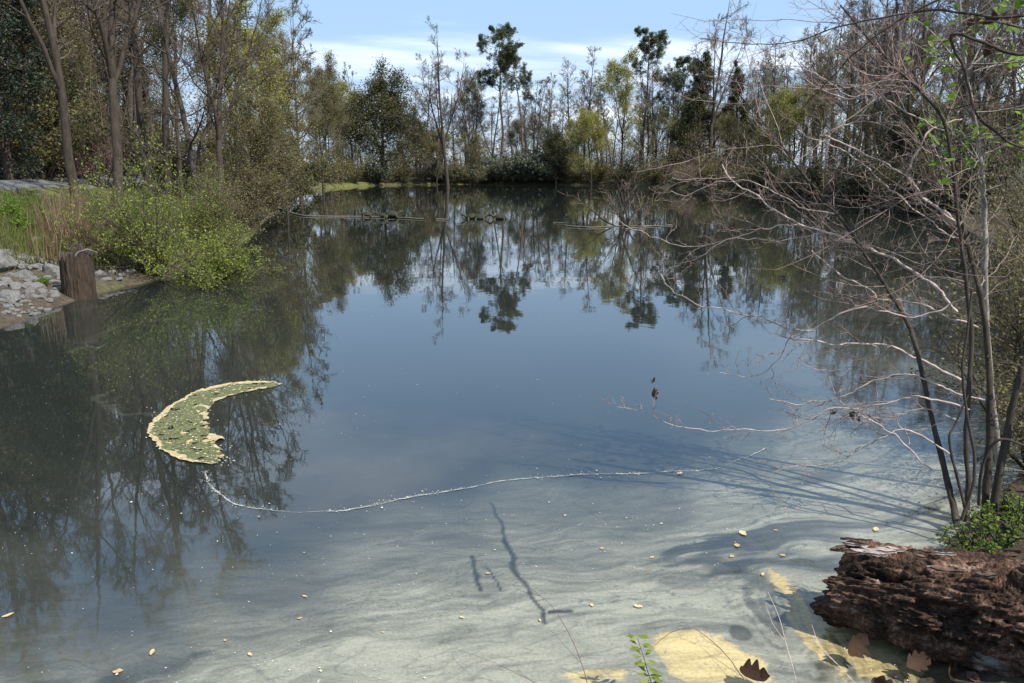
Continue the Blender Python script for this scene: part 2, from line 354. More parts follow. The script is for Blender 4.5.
ff *= 1 - .7 * smooth(1.05, .8, blob(740, 632, 12, 9, .9, 73))
ff *= 1 - .5 * smooth(1.1, .7, blob(672, 578, 46, 11, 1.0, 74)) * smooth(-.2, .12, mar2)
ff *= 1 - .5 * smooth(1.1, .7, blob(728, 548, 28, 16, 1.0, 76)) * smooth(-.25, .1, mar2)
pw = smooth(1.25, .7, blob(708, 656, 50, 32, .8, 81)); pw *= 1 - smooth(1.15, .9, blob(738, 634, 14, 10, .5, 73))
pw2 = smooth(1.3, .5, blob(806, 622, 15, 60, .9, 82)); pw3 = smooth(1.4, .4, blob(870, 632, 62, 44, .9, 83)); pw4 = smooth(1.3, .3, blob(590, 676, 44, 14, .9, 84))
pw5 = .35 * smooth(.1, .5, mar2 + mar) * smooth(3.9, 3.2, yn) * smooth(-1.5, -.3, xn)
stripe = smooth(-.28, .2, -flow)
pw2, pw3 = pw2 * (.6 + .4 * stripe), pw3 * (.55 + .45 * stripe)
pol[near] = np.clip(np.maximum.reduce([.70 * pw, .88 * pw2, .92 * pw3, .6 * pw4, pw5]), 0, 1)
ff = np.maximum.reduce([ff, .9 * pw, .75 * pw2, .7 * pw3])
# thin curved streaks near the left bank
for pts in ([(20, 322), (70, 312), (130, 300), (200, 300), (260, 310)], [(80, 350), (95, 338), (120, 325), (180, 318)], [(95, 395), (130, 415), (175, 412)]):
    ff += .09 * stroke(pts, .06, xn, yn, .12)
film[near] = np.clip(ff, 0, 1.2)
film = np.minimum(film, .88); w_.col = [film.ravel()]
wm, wnt, wb = new_mat('pond_water'); NL = wnt.links
a_f = attr(wnt); a_p = attr(wnt, 'pollen')
spn = noise(wnt, 55, 4, .8, .2); spk = noise(wnt, 160, 2, .6)
def mth(nt, op, a, b=None, clamp=False):
    m = nt.nodes.new('ShaderNodeMath'); m.operation = op; m.use_clamp = clamp
    for i, v in enumerate((a, b)):
        if v is None: continue
        if isinstance(v, (int, float)): m.inputs[i].default_value = v
        else: nt.links.new(v, m.inputs[i])
    return m.outputs[0]
def mixc(nt, f, a, b):
    m = nt.nodes.new('ShaderNodeMix'); m.data_type = 'RGBA'
    for k, v in (('Factor', f), ('A', a), ('B', b)):
        if isinstance(v, tuple): m.inputs[k].default_value = (*v, 1)
        elif isinstance(v, (int, float)): m.inputs[k].default_value = v
        else: nt.links.new(v, m.inputs[k])
    return m.outputs['Result']
sm = wnt.nodes.new('ShaderNodeMapRange'); sm.inputs['From Min'].default_value = .3; sm.inputs['From Max'].default_value = .7; sm.inputs['To Min'].default_value = .72; sm.inputs['To Max'].default_value = 1.28
NL.new(spn, sm.inputs[0])
mrb = wnt.nodes.new('ShaderNodeMapRange'); mrb.inputs['From Min'].default_value = .36; mrb.inputs['From Max'].default_value = .62; mrb.inputs['To Min'].default_value = .76; mrb.inputs['To Max'].default_value = 1.12
NL.new(noise(wnt, 1.3, 10, .66, 2.2, (1, 3.2, 1)), mrb.inputs[0])
def vein_lines(scale, stretch, dist, w, depth, loc):
    n = noise(wnt, scale, 1.5, .45, dist, stretch); tcn = [l.from_node for l in n.node.inputs['Vector'].links][0]; tcn.inputs['Location'].default_value = loc; tcn.inputs['Rotation'].default_value = (0, 0, R(-14))
    m = wnt.nodes.new('ShaderNodeMapRange'); m.interpolation_type = 'SMOOTHSTEP'; m.inputs['From Min'].default_value = 0; m.inputs['From Max'].default_value = w; m.inputs['To Min'].default_value = 1 - depth; m.inputs['To Max'].default_value = 1
    b_ = mth(wnt, 'PINGPONG', n, .13); NL.new(b_, m.inputs[0]); return m.outputs[0]
veins = mth(wnt, 'MULTIPLY', vein_lines(.8, (1, 2.6, 1), 2.4, .026, .22, (3, 1, 0)), vein_lines(1.7, (1, 3.0, 1), 3.0, .03, .14, (7, 5, 0)))
fac = mth(wnt, 'MULTIPLY', a_f, mth(wnt, 'MULTIPLY', mth(wnt, 'MULTIPLY', sm.outputs[0], mrb.outputs[0]), veins))
pz = wnt.nodes.new('ShaderNodeMapRange'); pz.interpolation_type = 'SMOOTHSTEP'; pz.inputs['From Min'].default_value = .38; pz.inputs['From Max'].default_value = .62
NL.new(mth(wnt, 'ADD', a_p, mth(wnt, 'MULTIPLY', mth(wnt, 'SUBTRACT', noise(wnt, 4, 9, .72, 2.5), .5), 1.5)), pz.inputs[0])
pfac = mth(wnt, 'MULTIPLY', pz.outputs[0], mth(wnt, 'MINIMUM', mth(wnt, 'MULTIPLY', a_p, 2.0), 1.0))
filmc = mixc(wnt, pfac, (.275, .272, .208), (.50, .40, .19))
col = mixc(wnt, fac, (.017, .020, .017), filmc)
NL.new(col, wb.inputs['Base Color']); wb.inputs['IOR'].default_value = 1.55
rgh = wnt.nodes.new('ShaderNodeMapRange'); rgh.inputs['From Max'].default_value = 1; rgh.inputs['To Min'].default_value = .015; rgh.inputs['To Max'].default_value = .16
NL.new(fac, rgh.inputs[0]); NL.new(rgh.outputs[0], wb.inputs['Roughness'])
spc = wnt.nodes.new('ShaderNodeMapRange'); spc.inputs['To Min'].default_value = .5; spc.inputs['To Max'].default_value = .16; NL.new(fac, spc.inputs[0]); NL.new(spc.outputs[0], wb.inputs['Specular IOR Level'])
rip = noise(wnt, 1.6, 3, .5, .3, (1, 1, 1))
bump(wnt, wb, rip, .06, .02)
wo = w_.build('water', wm); tag(wo, kind='structure')
pa = wo.data.attributes.new('pollen', 'FLOAT', 'POINT'); pa.data.foreach_set('value', pol.ravel().astype(np.float32))

# ------------------------------------------------------------------ tree kinds
def perp(rng, d):
    a = rng.normal(size=3); a -= d * (a @ d); return a / (np.linalg.norm(a) + 1e-9)
def limb(rng, p, d, length, r0, r1, n=5, wig=.12, up=.0):
    P = [np.array(p, float)]; d = np.array(d, float) / np.linalg.norm(d); st = length / (n - 1)
    for i in range(n - 1):
        d = d + rng.normal(size=3) * wig + np.array([0, 0, up]); d /= np.linalg.norm(d); P.append(P[-1] + d * st)
    return np.array(P), np.linspace(r0, r1, n)
def sub(P, r, t):
    k = t * (len(P) - 1); i = min(int(k), len(P) - 2); f = k - i
    return P[i] * (1 - f) + P[i + 1] * f, (P[i + 1] - P[i]) / (np.linalg.norm(P[i + 1] - P[i]) + 1e-9), r[i] * (1 - f) + r[i + 1] * f
def skeleton(seed, Ht=18, r0=.2, start=.4, n1=22, len1=4.5, ang=(35, 65), n2=8, n3=6, n4=3, lean=(0, 0), forks=0, up=.06, wig=.14, prof=None, minr=.015):
    rng = np.random.default_rng(seed); big, small, tips = [], [], []
    T, tr = limb(rng, (0, 0, -.15), (lean[0], lean[1], 1), Ht, r0, .015, 14, .045, .05)
    tr = r0 * (1 - np.linspace(0, 1, 14)) ** .8 * (1 + .35 * np.exp(-np.linspace(0, 14, 14) * 1.6)) + .012
    big.append((T, tr)); stems = [(T, tr, start)]
    for k in range(forks):
        t = rng.uniform(.2, .5); p, d, r = sub(T, tr, t); P, rr = limb(rng, p, d + perp(rng, d) * .45, Ht * (1 - t) * rng.uniform(.75, .95), r * .7, .012, 11, .06, .07)
        big.append((P, rr)); stems.append((P, rr, .25))
    for T, tr, s0 in stems:
        for k in range(int(n1 / len(stems) + .5) + (2 if forks else 0)):
            t = s0 + (1 - s0) * ((k + rng.random()) / (n1 / len(stems) + 1)) ; t = min(t, .985)
            p, d, r = sub(T, tr, t); a = R(rng.uniform(*ang)); pr = prof((t - s0) / (1 - s0)) if prof else (1 - .65 * ((t - s0) / (1 - s0)))
            L1 = len1 * pr * rng.uniform(.65, 1.15); q = perp(rng, np.array([0, 0, 1.]))
            B, br = limb(rng, p, d * math.cos(a) + q * math.sin(a), L1, max(minr, min(r * .55, .02 + L1 * .011)), minr, 7, wig, up)
            big.append((B, br))
            for j in range(n2):
                t2 = rng.uniform(.2, .98); p2, d2, r2 = sub(B, br, t2); L2 = L1 * (1.05 - t2 * .6) * rng.uniform(.3, .6)
                D2 = d2 + perp(rng, d2) * rng.uniform(.5, 1.1); Q, qr = limb(rng, p2, D2, L2, max(minr, r2 * .55), minr * .8, 5, wig * 1.2, up)
                small.append((Q, qr))
                for m in range(n3):
                    t3 = rng.uniform(.2, 1); p3_, d3, r3 = sub(Q, qr, t3); L3 = L2 * rng.uniform(.3, .6)
                    U, ur = limb(rng, p3_, d3 + perp(rng, d3) * rng.uniform(.4, 1.0), L3, minr * .85, minr * .6, 4, wig * 1.3, up * .7); small.append((U, ur)); tips.append(U[-1]); tips.append(U[2])
                    for w in range(n4):
                        t4 = rng.uniform(.15, .95); p4, d4, r4 = sub(U, ur, t4)
                        V, vr = limb(rng, p4, d4 + perp(rng, d4) * rng.uniform(.4, .9), L3 * rng.uniform(.35, .7), minr * .65, minr * .5, 3, wig, up); small.append((V, vr)); tips.append(V[-1])
    return rng, big, small, np.array(tips) if tips else np.zeros((0, 3))

def make_tree(name, big, small, bark, twig, leafbits=None, hide=None):
    """returns prototype meshes (trunk, crown)"""
    t = MB().tubes(big, wob=.12).mesh('trunk', M[bark])
    c = MB(); mats = [M[twig]]
    if small: c.tubes(small)
    if leafbits:
        mats.append(M[leafbits['mat']])
        c.leaves(leafbits['cen'], leafbits['size'], leafbits['rng'], mi=1, aspect=leafbits.get('aspect', 1.5), dirs=leafbits.get('dirs'), jit=.45)
    return (t, c.mesh('crown', mats))
PROTO = {}
def jitter(rng, tips, k, s): return (np.repeat(tips, k, 0) + rng.normal(size=(len(tips) * k, 3)) * s)
for i, kw in enumerate([dict(Ht=20, r0=.24, start=.4, n1=22, len1=5.2), dict(Ht=22, r0=.26, start=.35, n1=20, len1=5.5, forks=2), dict(Ht=17, r0=.16, start=.3, n1=22, len1=3.6, ang=(25, 50)),
                        dict(Ht=19, r0=.17, start=.45, n1=18, len1=3.8, lean=(.08, .03)), dict(Ht=15, r0=.15, start=.2, n1=22, len1=4.0, forks=1, ang=(30, 70))]):
    rng, b, s, t = skeleton(100 + i, **kw); PROTO['bare%d' % i] = make_tree('bare', b, s, 'bark_grey' if i % 2 == 0 else 'bark_brown', 'twig_grey')
for i, kw in enumerate([dict(Ht=16, r0=.16, start=.22, n1=30, len1=4.6, forks=1, n3=5), dict(Ht=12, r0=.13, start=.12, n1=34, len1=4.4, forks=2, ang=(40, 80), up=.02, n3=5)]):
    rng, b, s, t = skeleton(200 + i, n4=2, **kw)
    PROTO['bud%d' % i] = make_tree('bud', b, s, 'bark_grey', 'twig_grey', dict(mat='leaf_bud', cen=jitter(rng, t, 2, .15), size=.085, rng=rng))
    PROTO['yellow%d' % i] = make_tree('yellow', b, s, 'bark_brown', 'twig_grey', dict(mat='leaf_yellow', cen=jitter(rng, t, 3, .3), size=.14, rng=rng))
    PROTO['olive%d' % i] = make_tree('olive', b, s, 'bark_brown', 'twig_grey', dict(mat='leaf_olive', cen=jitter(rng, t, 3, .28), size=.12, rng=rng))
def pine(seed, Ht, start, n1, len1, needles=15):
    rng, b, s, t = skeleton(seed, Ht=Ht, r0=.24, start=start, n1=n1, len1=len1, ang=(50, 85), n2=9, n3=5, n4=0, up=.07, wig=.18, prof=lambda u: .55 + .75 * math.sin(math.pi * min(1, u * .85 + .12)) - .35 * u)
    tips = t[rng.random(len(t)) < .9]; d = rng.normal(size=(len(tips) * needles, 3)); d[:, 2] += .35; d /= np.linalg.norm(d, axis=1, keepdims=True)
    cen = np.repeat(tips, needles, 0) + d * .2
    t_ = MB().tubes(b, wob=.12).mesh('trunk', M['bark_pine']); c = MB().tubes(s); c.leaves(cen, .32, rng, mi=1, aspect=5.5, dirs=d * 3)
    return (t_, c.mesh('crown', [M['twig_grey'], M['leaf_pine']]))
PROTO['pine0'] = pine(301, 22, .58, 22, 4.0); PROTO['pine1'] = pine(302, 22, .66, 15, 3.2); PROTO['pine2'] = pine(303, 20, .4, 30, 4.2)
rng, b, s, t = skeleton(401, Ht=13, r0=.18, start=.06, n1=60, len1=3.0, ang=(45, 75), n2=7, n3=4, n4=0, up=.05, prof=lambda u: 1.05 - .9 * u)
PROTO['cedar0'] = make_tree('cedar', b, s, 'bark_brown', 'twig_grey', dict(mat='leaf_dark', cen=jitter(rng, t, 6, .16), size=.2, rng=rng, aspect=2.2))
rng, b, s, t = skeleton(402, Ht=12, r0=.22, start=.1, n1=66, len1=5.2, ang=(40, 95), n2=9, n3=5, n4=0, up=.05, forks=1, prof=lambda u: 1.0 - .5 * u * u)
PROTO['ever0'] = make_tree('ever', b, s, 'bark_brown', 'twig_grey', dict(mat='leaf_dark', cen=jitter(rng, t, 4, .35), size=.2, rng=rng))
rng, b, s, t = skeleton(403, Ht=16, r0=.22, start=.03, n1=70, len1=3.4, ang=(50, 90), n2=7, n3=4, n4=0, up=.03, prof=lambda u: 1.0 - .45 * u)
PROTO['holly0'] = make_tree('holly', b, s, 'bark_brown', 'twig_grey', dict(mat='leaf_ivy', cen=jitter(rng, t, 6, .16), size=.14, rng=rng))
def bush(seed, Ht, Wd, stems, leafn, leafs, mat, twig='twig_grey', n2=7, n3=4, bark='bark_brown', up=.04, sr=.025):
    rng = np.random.default_rng(seed); big, small, tips = [], [], []
    for k in range(stems):
        q = perp(rng, np.array([0, 0, 1.])); P, r = limb(rng, q * .12 * Wd * rng.random(), np.array([0, 0, 1]) + q * rng.uniform(.1, 1.1) * Wd / Ht, Ht * rng.uniform(.55, 1.2), sr, .005, 7, .12, up); big.append((P, r))
        for j in range(n2):
            t = rng.uniform(.1, 1); p, d, rr = sub(P, r, t); Q, qr = limb(rng, p, d + perp(rng, d) * rng.uniform(.5, 1.1), Ht * rng.uniform(.18, .42), rr * .6, .003, 5, .15, up); small.append((Q, qr))
            for m in range(n3):
                t = rng.uniform(.15, 1); p, d, rr = sub(Q, qr, t); U, ur = limb(rng, p, d + perp(rng, d) * .8, Ht * rng.uniform(.06, .16), .003, .002, 3, .15, up); small.append((U, ur)); tips += [U[1], U[2]]
    tips = np.array(tips)
    s = MB().tubes(big).mesh('stems', M[bark]); f = MB().tubes(small); mats = [M[twig]]
    if leafn: f.leaves(jitter(rng, tips, leafn, Ht * .025), leafs, rng, mi=1, aspect=1.8, fold=.06 if leafs < .09 else 0); mats.append(M[mat])
    return (s, f.mesh('foliage' if leafn else 'twigs', mats))
PROTO['greybush0'] = bush(501, 2.2, 4.0, 26, 5, .17, 'leaf_grey'); PROTO['greybush1'] = bush(502, 3.4, 3.6, 22, 4, .17, 'leaf_olive')
PROTO['brush0'] = bush(503, 2.6, 3.6, 26, 0, .1, None, 'twig_red'); PROTO['darkbush0'] = bush(504, 3.0, 3.6, 26, 5, .16, 'leaf_dark')

rs = random.Random(7); cnt = {}
def place(kind, name, label, cat, x, y, h=None, s=None, rz=None, group=None, z=None):
    base = {'bare0': 20, 'bare1': 22, 'bare2': 17, 'bare3': 19, 'bare4': 15, 'bud0': 16, 'bud1': 12, 'yellow0': 16, 'yellow1': 12, 'olive0': 16, 'olive1': 12, 'pine0': 22, 'pine1': 22, 'pine2': 20, 'cedar0': 13, 'ever0': 12, 'holly0': 16,
            'greybush0': 2.2, 'greybush1': 3.4, 'brush0': 2.6, 'darkbush0': 3.0}[kind]
    key = (kind, name); t = thing(name, label, cat, (x, y, H1(x, y) if z is None else z), rs.uniform(0, 6.28) if rz is None else rz, group)
    k = (h / base) if h else (s or 1); t.scale = (k, k, k)
    for me in PROTO[kind]:
        o = bpy.data.objects.new(me.name.split('.')[0], me); C.objects.link(o); o.parent = t
    return t
def far(px, D): d = ray(px, 170); return d[0] / d[1] * D, D
def tree_px(kind, name, label, px, D, top, group=None, s=None, cat='tree', rz=None):
    """a tree whose crown top stands at image row `top` when its foot is D metres off"""
    x, y = far(px, D); z = H1(x, y); h = at_y(px, top, D)[2] - z
    return place(kind, name, label, cat, x, y, h=h, group=group, rz=rz)

# --- landmark trees along the far shore
tree_px('ever0', 'evergreen_tree', 'broad dark round evergreen at the left end of the far shore', 382, 112, 78, rz=.5)
tree_px('pine0', 'pine_tree', 'tallest pine, with a full tufted crown, left of centre on far shore', 500, 118, 27, rz=1.0)
tree_px('pine1', 'pine_tree', 'thin pine standing just right of the tallest pine', 522, 121, 50, rz=2.0)
tree_px('pine1', 'pine_tree', 'tall sparse pine rising above the yellow green tree', 640, 116, 24, rz=.3)
tree_px('pine2', 'pine_tree', 'bushy lower pine to the right of the tall sparse pine', 668, 112, 54)
tree_px('bare1', 'bare_tree', 'large leafless tree with leaning grey trunk left of the tallest pine', 448, 100, 28, rz=4.2)
tree_px('bare3', 'bare_tree', 'slim leafless tree rising high between the two tall pines', 583, 122, 42)
tree_px('bare1', 'bare_tree', 'tallest leafless tree with forked crown reaching the top of the photo', 708, 96, -6, rz=2.2)
tree_px('cedar0', 'cedar_tree', 'pointed dark cedar just left of the tallest leafless tree', 692, 103, 54)
tree_px('cedar0', 'cedar_tree', 'narrow dark cedar just right of the tallest leafless tree', 738, 100, 68)
tree_px('yellow0', 'budding_tree', 'yellow green leafing tree growing below the tall sparse pine', 622, 108, 58)
tree_px('yellow1', 'budding_tree', 'low yellow green leafing tree between bare trunks left of the sparse pine', 592, 106, 112)
tree_px('yellow1', 'budding_tree', 'yellow green leafing tree on the right of the far shore', 792, 80, 88)
tree_px('olive0', 'budding_tree', 'olive leafed tree directly behind the tallest pine trunk', 476, 124, 76)
for px, D, top, k, lab in [(318, 96, 70, 'olive0', 'olive leafing tree at the far left corner of the pond'), (327, 104, 62, 'olive0', 'tall thin leafed tree between left bank and the broad evergreen'), (338, 112, 84, 'yellow1', 'small yellow green tree left of the broad dark evergreen')]: tree_px(k, 'budding_tree', lab, px, D, top)
for px, D, h_ in [(312, 92, 3), (322, 98, 3.4), (345, 108, 3)]: place('greybush1', 'shrub', 'olive shrub at the far left corner of the pond', 'shrub', *far(px, D), h=h_, group='olive shrubs at the far left corner')
# --- the far wood
G1 = 'leafless trees of the far wood'; l1 = 'leafless grey tree in the thin wood along the far shore'
for px, D, top, k in [(345, 128, 72, 2), (362, 140, 60, 2), (405, 130, 92, 3), (425, 118, 60, 3), (465, 134, 88, 2), (512, 140, 92, 0), (535, 120, 78, 4), (548, 132, 70, 2), (560, 118, 90, 3), (572, 140, 60, 0), (602, 128, 74, 2), (612, 138, 88, 3),
                      (655, 134, 62, 0), (677, 126, 74, 2), (725, 118, 66, 3), (750, 104, 60, 2), (765, 96, 40, 0), (778, 110, 52, 2), (803, 92, 30, 0), (815, 86, 18, 2), (830, 80, 4, 0), (842, 74, -10, 3), (858, 84, 10, 2), (760, 120, 72, 4), (700, 128, 84, 4), (620, 142, 92, 2), (590, 144, 98, 4), (530, 142, 100, 2), (492, 138, 96, 3), (440, 142, 96, 4), (420, 146, 90, 0), (455, 128, 98, 4),
                      (640, 146, 90, 2), (665, 142, 84, 3), (690, 146, 80, 2), (715, 140, 78, 4), (740, 136, 70, 0), (770, 130, 58, 2), (790, 120, 50, 3)]:
    tree_px('bare%d' % k, 'bare_tree', l1, px, D, top, G1)
G2 = 'green and olive trees of the far wood'
for px, D, top, k in [(330, 96, 104, 'olive0'), (352, 118, 104, 'olive1'), (416, 120, 118, 'ever0'), (436, 112, 130, 'olive1'), (470, 108, 134, 'olive1'), (540, 124, 116, 'olive0'), (556, 112, 132, 'ever0'), (515, 126, 120, 'olive1'), (655, 104, 112, 'olive0'), (676, 104, 118, 'yellow1'), (712, 106, 108, 'olive1'),
                      (725, 98, 118, 'olive1'), (755, 92, 116, 'olive0'), (775, 88, 120, 'olive1'), (815, 78, 100, 'olive0'), (835, 72, 128, 'olive1'), (575, 128, 120, 'yellow1'), (640, 122, 116, 'olive0'), (760, 84, 130, 'yellow1')]:
    e = k == 'ever0'; yl = k[0] == 'y'
    tree_px(k, 'evergreen_tree' if e else 'budding_tree', 'low yellow leafing tree filling gaps in the far wood' if yl else 'small dark evergreen filling gaps low in the far wood' if e else 'olive tinged leafing tree filling gaps in the far wood', px, D, top, 'low yellow trees of the far wood' if yl else G2 if not e else 'small evergreens of the far wood')
# --- right bank wood
G3 = 'leafless trees of the right bank wood'; l3 = 'leafless tree in the dense wood on the right bank'
for px, D, top, k in [(865, 66, -30, 0), (880, 58, -20, 2), (893, 62, -50, 1), (905, 54, -40, 3), (918, 60, -60, 0), (930, 50, -30, 2), (942, 56, -60, 3), (955, 46, -50, 0), (968, 52, -70, 1), (980, 42, -40, 2), (992, 48, -60, 3), (1005, 38, -60, 0), (1020, 44, -60, 2), (1035, 36, -80, 1), (1060, 40, -60, 0), (1080, 34, -60, 3),
                      (850, 70, 20, 4), (875, 74, 10, 4), (900, 76, 10, 2), (925, 72, 0, 4), (950, 68, -10, 2), (975, 64, -10, 4), (1000, 60, -20, 2), (1030, 56, -20, 4), (1110, 44, -50, 2), (1140, 36, -60, 0)]:
    tree_px('bare%d' % k, 'bare_tree', l3, px, D, top, G3)
for px, D, top, k in [(820, 84, 44, 'bud0'), (845, 78, 30, 'bud0'), (800, 96, 60, 'bud0'), (770, 108, 70, 'bud1'), (900, 66, 20, 'bud0')]:
    tree_px(k, 'budding_tree', 'leafless looking tree hazed with pale green buds on the right', px, D, top, 'pale budding trees on the right')
for px, D, top, k in [(870, 62, 104, 'olive1'), (910, 56, 108, 'ever0'), (945, 52, 100, 'olive1'), (985, 46, 110, 'ever0'), (1020, 40, 100, 'olive1'), (1060, 36, 90, 'ever0')]:
    e = k == 'ever0'
    tree_px(k, 'evergreen_tree' if e else 'budding_tree', 'dark understorey evergreen on the right bank' if e else 'olive understorey tree on the right bank', px, D, top, 'understorey trees on the right bank' if not e else 'understorey evergreens on the right bank')
# --- shore brush
for i, (px, py, k, h) in enumerate([(352, 183, 'greybush1', 2.2), (378, 183, 'greybush0', 2.4), (402, 182, 'greybush1', 2.6), (440, 183, 'greybush0', 2.6), (462, 183, 'greybush1', 2.4), (490, 183, 'greybush0', 3.2), (510, 183, 'greybush0', 3.4), (532, 183, 'greybush0', 3.6), (553, 184, 'greybush0', 3.0), (575, 184, 'greybush1', 2.2), (600, 185, 'greybush1', 2.6),
                                    (625, 185, 'darkbush0', 2.4), (655, 186, 'greybush1', 2.6), (685, 187, 'brush0', 2.6), (712, 189, 'greybush1', 2.6), (740, 191, 'brush0', 2.4), (765, 193, 'darkbush0', 2.6), (790, 195, 'brush0', 2.2), (815, 197, 'darkbush0', 2.4), (840, 199, 'brush0', 2.2), (865, 201, 'darkbush0', 2.6), (895, 205, 'brush0', 2.2), (920, 209, 'darkbush0', 2.4), (950, 216, 'brush0', 2.0), (985, 232, 'darkbush0', 2.2), (478, 176, 'brush0', 3), (420, 178, 'brush0', 2.6), (700, 184, 'brush0', 3)]):
    yy = np.linspace(40, 135, 380); dd_ = ray(px, 170); xx = dd_[0] / dd_[1] * yy; yy = yy[np.argmax(sdist(xx, yy) > (.5 if py > 180 else 4))]; q = (dd_[0] / dd_[1] * yy, yy); b = dict(greybush0='low grey green shrub overhanging the far waterline', greybush1='olive shrub at the edge of the far bank', brush0='leafless reddish brush on the far bank', darkbush0='dark leafy shrub shading the right far waterline')[k]
    place(k, 'shrub', b, 'shrub', q[0], q[1], h=h, group=b.split(' at ')[0].split(' on ')[0] + 's')

# --- left wood
def left(px, D): return far(px, D)
for px, D, top, k, lab in [(75, 22, -230, 1, 'thickest leafless tree trunk on the left bank, in front of the road'), (113, 24, -260, 1, 'tall forked leafless tree right of the thickest trunk on left bank'), (148, 27, -260, 3, 'straight leafless tree beyond the road, second right of the thickest trunk'),
                           (196, 26, -100, 4, 'leafless tree whose low limbs spread behind the green bush'), (216, 25, -80, 1, 'forked leafless tree directly behind the bright green bush')]:
    tree_px('bare%d' % k, 'bare_tree', lab, px, D, top, rz=5.97 if px < 100 else 2.4)
tree_px('holly0', 'evergreen_tree', 'very dark glossy leaved evergreen at the left edge beyond the road', 8, 30, -120)
tree_px('holly0', 'evergreen_tree', 'second dark glossy evergreen peeking behind the left edge evergreen', -40, 34, -90)
G4 = 'leafless trees of the left wood'; l4 = 'leafless tree in the dense wood beyond the road on left'
_f = random.Random(23)
for _ in range(44):
    px = _f.uniform(535, 890) if _ < 32 else _f.uniform(335, 535); D = _f.uniform(112, 150) if px < 720 else _f.uniform(84, 128)
    tree_px('bare%d' % _f.choice([0, 2, 3, 4, 2]), 'bare_tree', l1, px, D, _f.uniform(62, 108) - max(0, px - 740) * .45, G1)
rl = random.Random(11)
for i in range(105):
    D = rl.uniform(29, 78); px = rl.uniform(-120, 325)
    x, y = far(px, D)
    if sdist([x], [y])[0] < 3 or np.hypot(RC[:, 0] - x, RC[:, 1] - y).min() < 3: continue
    k = rl.choice([0, 1, 2, 3, 4, 4]); place('bare%d' % k, 'bare_tree', l4, 'tree', x, y, h=rl.uniform(14, 20) * max(1, D / 55) if px < 240 else rl.uniform(10, 14), group=G4)
for i in range(44):
    D = rl.uniform(32, 70); px = rl.uniform(-60, 320); x, y = far(px, D)
    if sdist([x], [y])[0] < 2 or np.hypot(RC[:, 0] - x, RC[:, 1] - y).min() < 3: continue
    e = rl.random() < .4; place('ever0' if e else 'olive%d' % rl.randint(0, 1), 'evergreen_tree' if e else 'budding_tree', 'dark understorey evergreen in the left wood' if e else 'olive leafing understorey tree in the left wood', 'tree', x, y, h=rl.uniform(5, 8.5) if e else rl.uniform(6, 11), group='understorey evergreens of the left wood' if e else 'olive understorey trees of the left wood')
for px, D, top, k, lab in [(238, 34, 10, 'yellow0', 'yellow green leafing tree leaning over the left bank'), (272, 42, 24, 'yellow0', 'yellow green leafing tree farther along the left bank'), (300, 52, 60, 'olive0', 'olive leafing tree nearest the open water on left bank'), (322, 74, 84, 'olive0', 'olive leafing tree at the far end of left bank'),
                           (255, 30, 95, 'olive1', 'low olive tree hanging over the water behind the green bush'), (285, 40, 110, 'olive1', 'low spreading olive tree farther along the left waterline')]:
    tree_px(k, 'budding_tree', lab, px, D, top)
tree_px('bare4', 'bare_tree', 'leafless spreading tree with twigs against sky above the yellow trees', 268, 48, -20)
tree_px('bud0', 'budding_tree', 'tall pale budding tree above the yellow trees on left', 300, 60, 14)
for px, D, k, h in [(130, 36, 'brush0', 2.6), (40, 33, 'greybush1', 2.8), (70, 37, 'darkbush0', 3), (170, 38, 'greybush1', 2.8), (100, 34, 'brush0', 2.4), (10, 36, 'greybush1', 3), (205, 40, 'darkbush0', 3), (235, 34, 'greybush1', 2.4), (262, 42, 'darkbush0', 2.6), (292, 56, 'darkbush0', 3), (278, 50, 'greybush1', 2.4)]:
    x, y = far(px, D); place(k, 'shrub', {'brush0': 'leafless reddish brush under the left wood', 'greybush1': 'olive shrub under the left wood', 'darkbush0': 'dark leafy shrub under the left wood'}[k], 'shrub', x, y, h=h, group={'brush0': 'reddish brush under left wood', 'greybush1': 'olive shrubs under left wood', 'darkbush0': 'dark shrubs under left wood'}[k])

# ------------------------------------------------------------------ thickets: saplings and brush nobody could count
def thicket(name, pts, hts, seed, mats, leaf_per=10, leaf=.13, twigs=7):
    rng = np.random.default_rng(seed); T, leafc = [], []
    zs = hgt(pts[:, 0], pts[:, 1])
    for (x, y), z, h in zip(pts, zs, hts):
        P, r = limb(rng, (x, y, z - .05), (rng.normal() * .12, rng.normal() * .12, 1), h, .012 + h * .004, .008, 6, .07, .03); T.append((P, r))
        for j in range(twigs):
            t = rng.uniform(.12, 1); p, d, rr = sub(P, r, t); Q, qr = limb(rng, p, d + perp(rng, d) * rng.uniform(.5, 1.3), h * rng.uniform(.12, .3), rr * .6, .006, 4, .18, .03); T.append((Q, qr)); leafc += [Q[2], Q[3]]
            for m in range(2):
                p, d, rr = sub(Q, qr, rng.uniform(.3, 1)); U, ur = limb(rng, p, d + perp(rng, d) * .8, h * rng.uniform(.06, .14), .006, .004, 3, .2, .03); T.append((U, ur)); leafc += [U[1], U[2]]
    b = MB().tubes(T, sides=3); L_ = np.array(leafc); rng.shuffle(L_)
    for i, ch in enumerate(np.array_split(L_, len(mats) - 1)):
        b.leaves(jitter(rng, ch, leaf_per, .25), leaf, rng, mi=i + 1, jit=.5)
    return tag(b.build(name, [M[m] for m in mats]), kind='stuff')
def scatter(seed, n, fn, ok):
    r = np.random.default_rng(seed); out = []
    while len(out) < n:
        c = np.array([fn(r) for _ in range(400)]); out += list(c[ok(c[:, 0], c[:, 1])])
    return np.array(out[:n])
road_d = lambda x, y: np.hypot(RC[None, :, 0] - x[:, None], RC[None, :, 1] - y[:, None]).min(1)
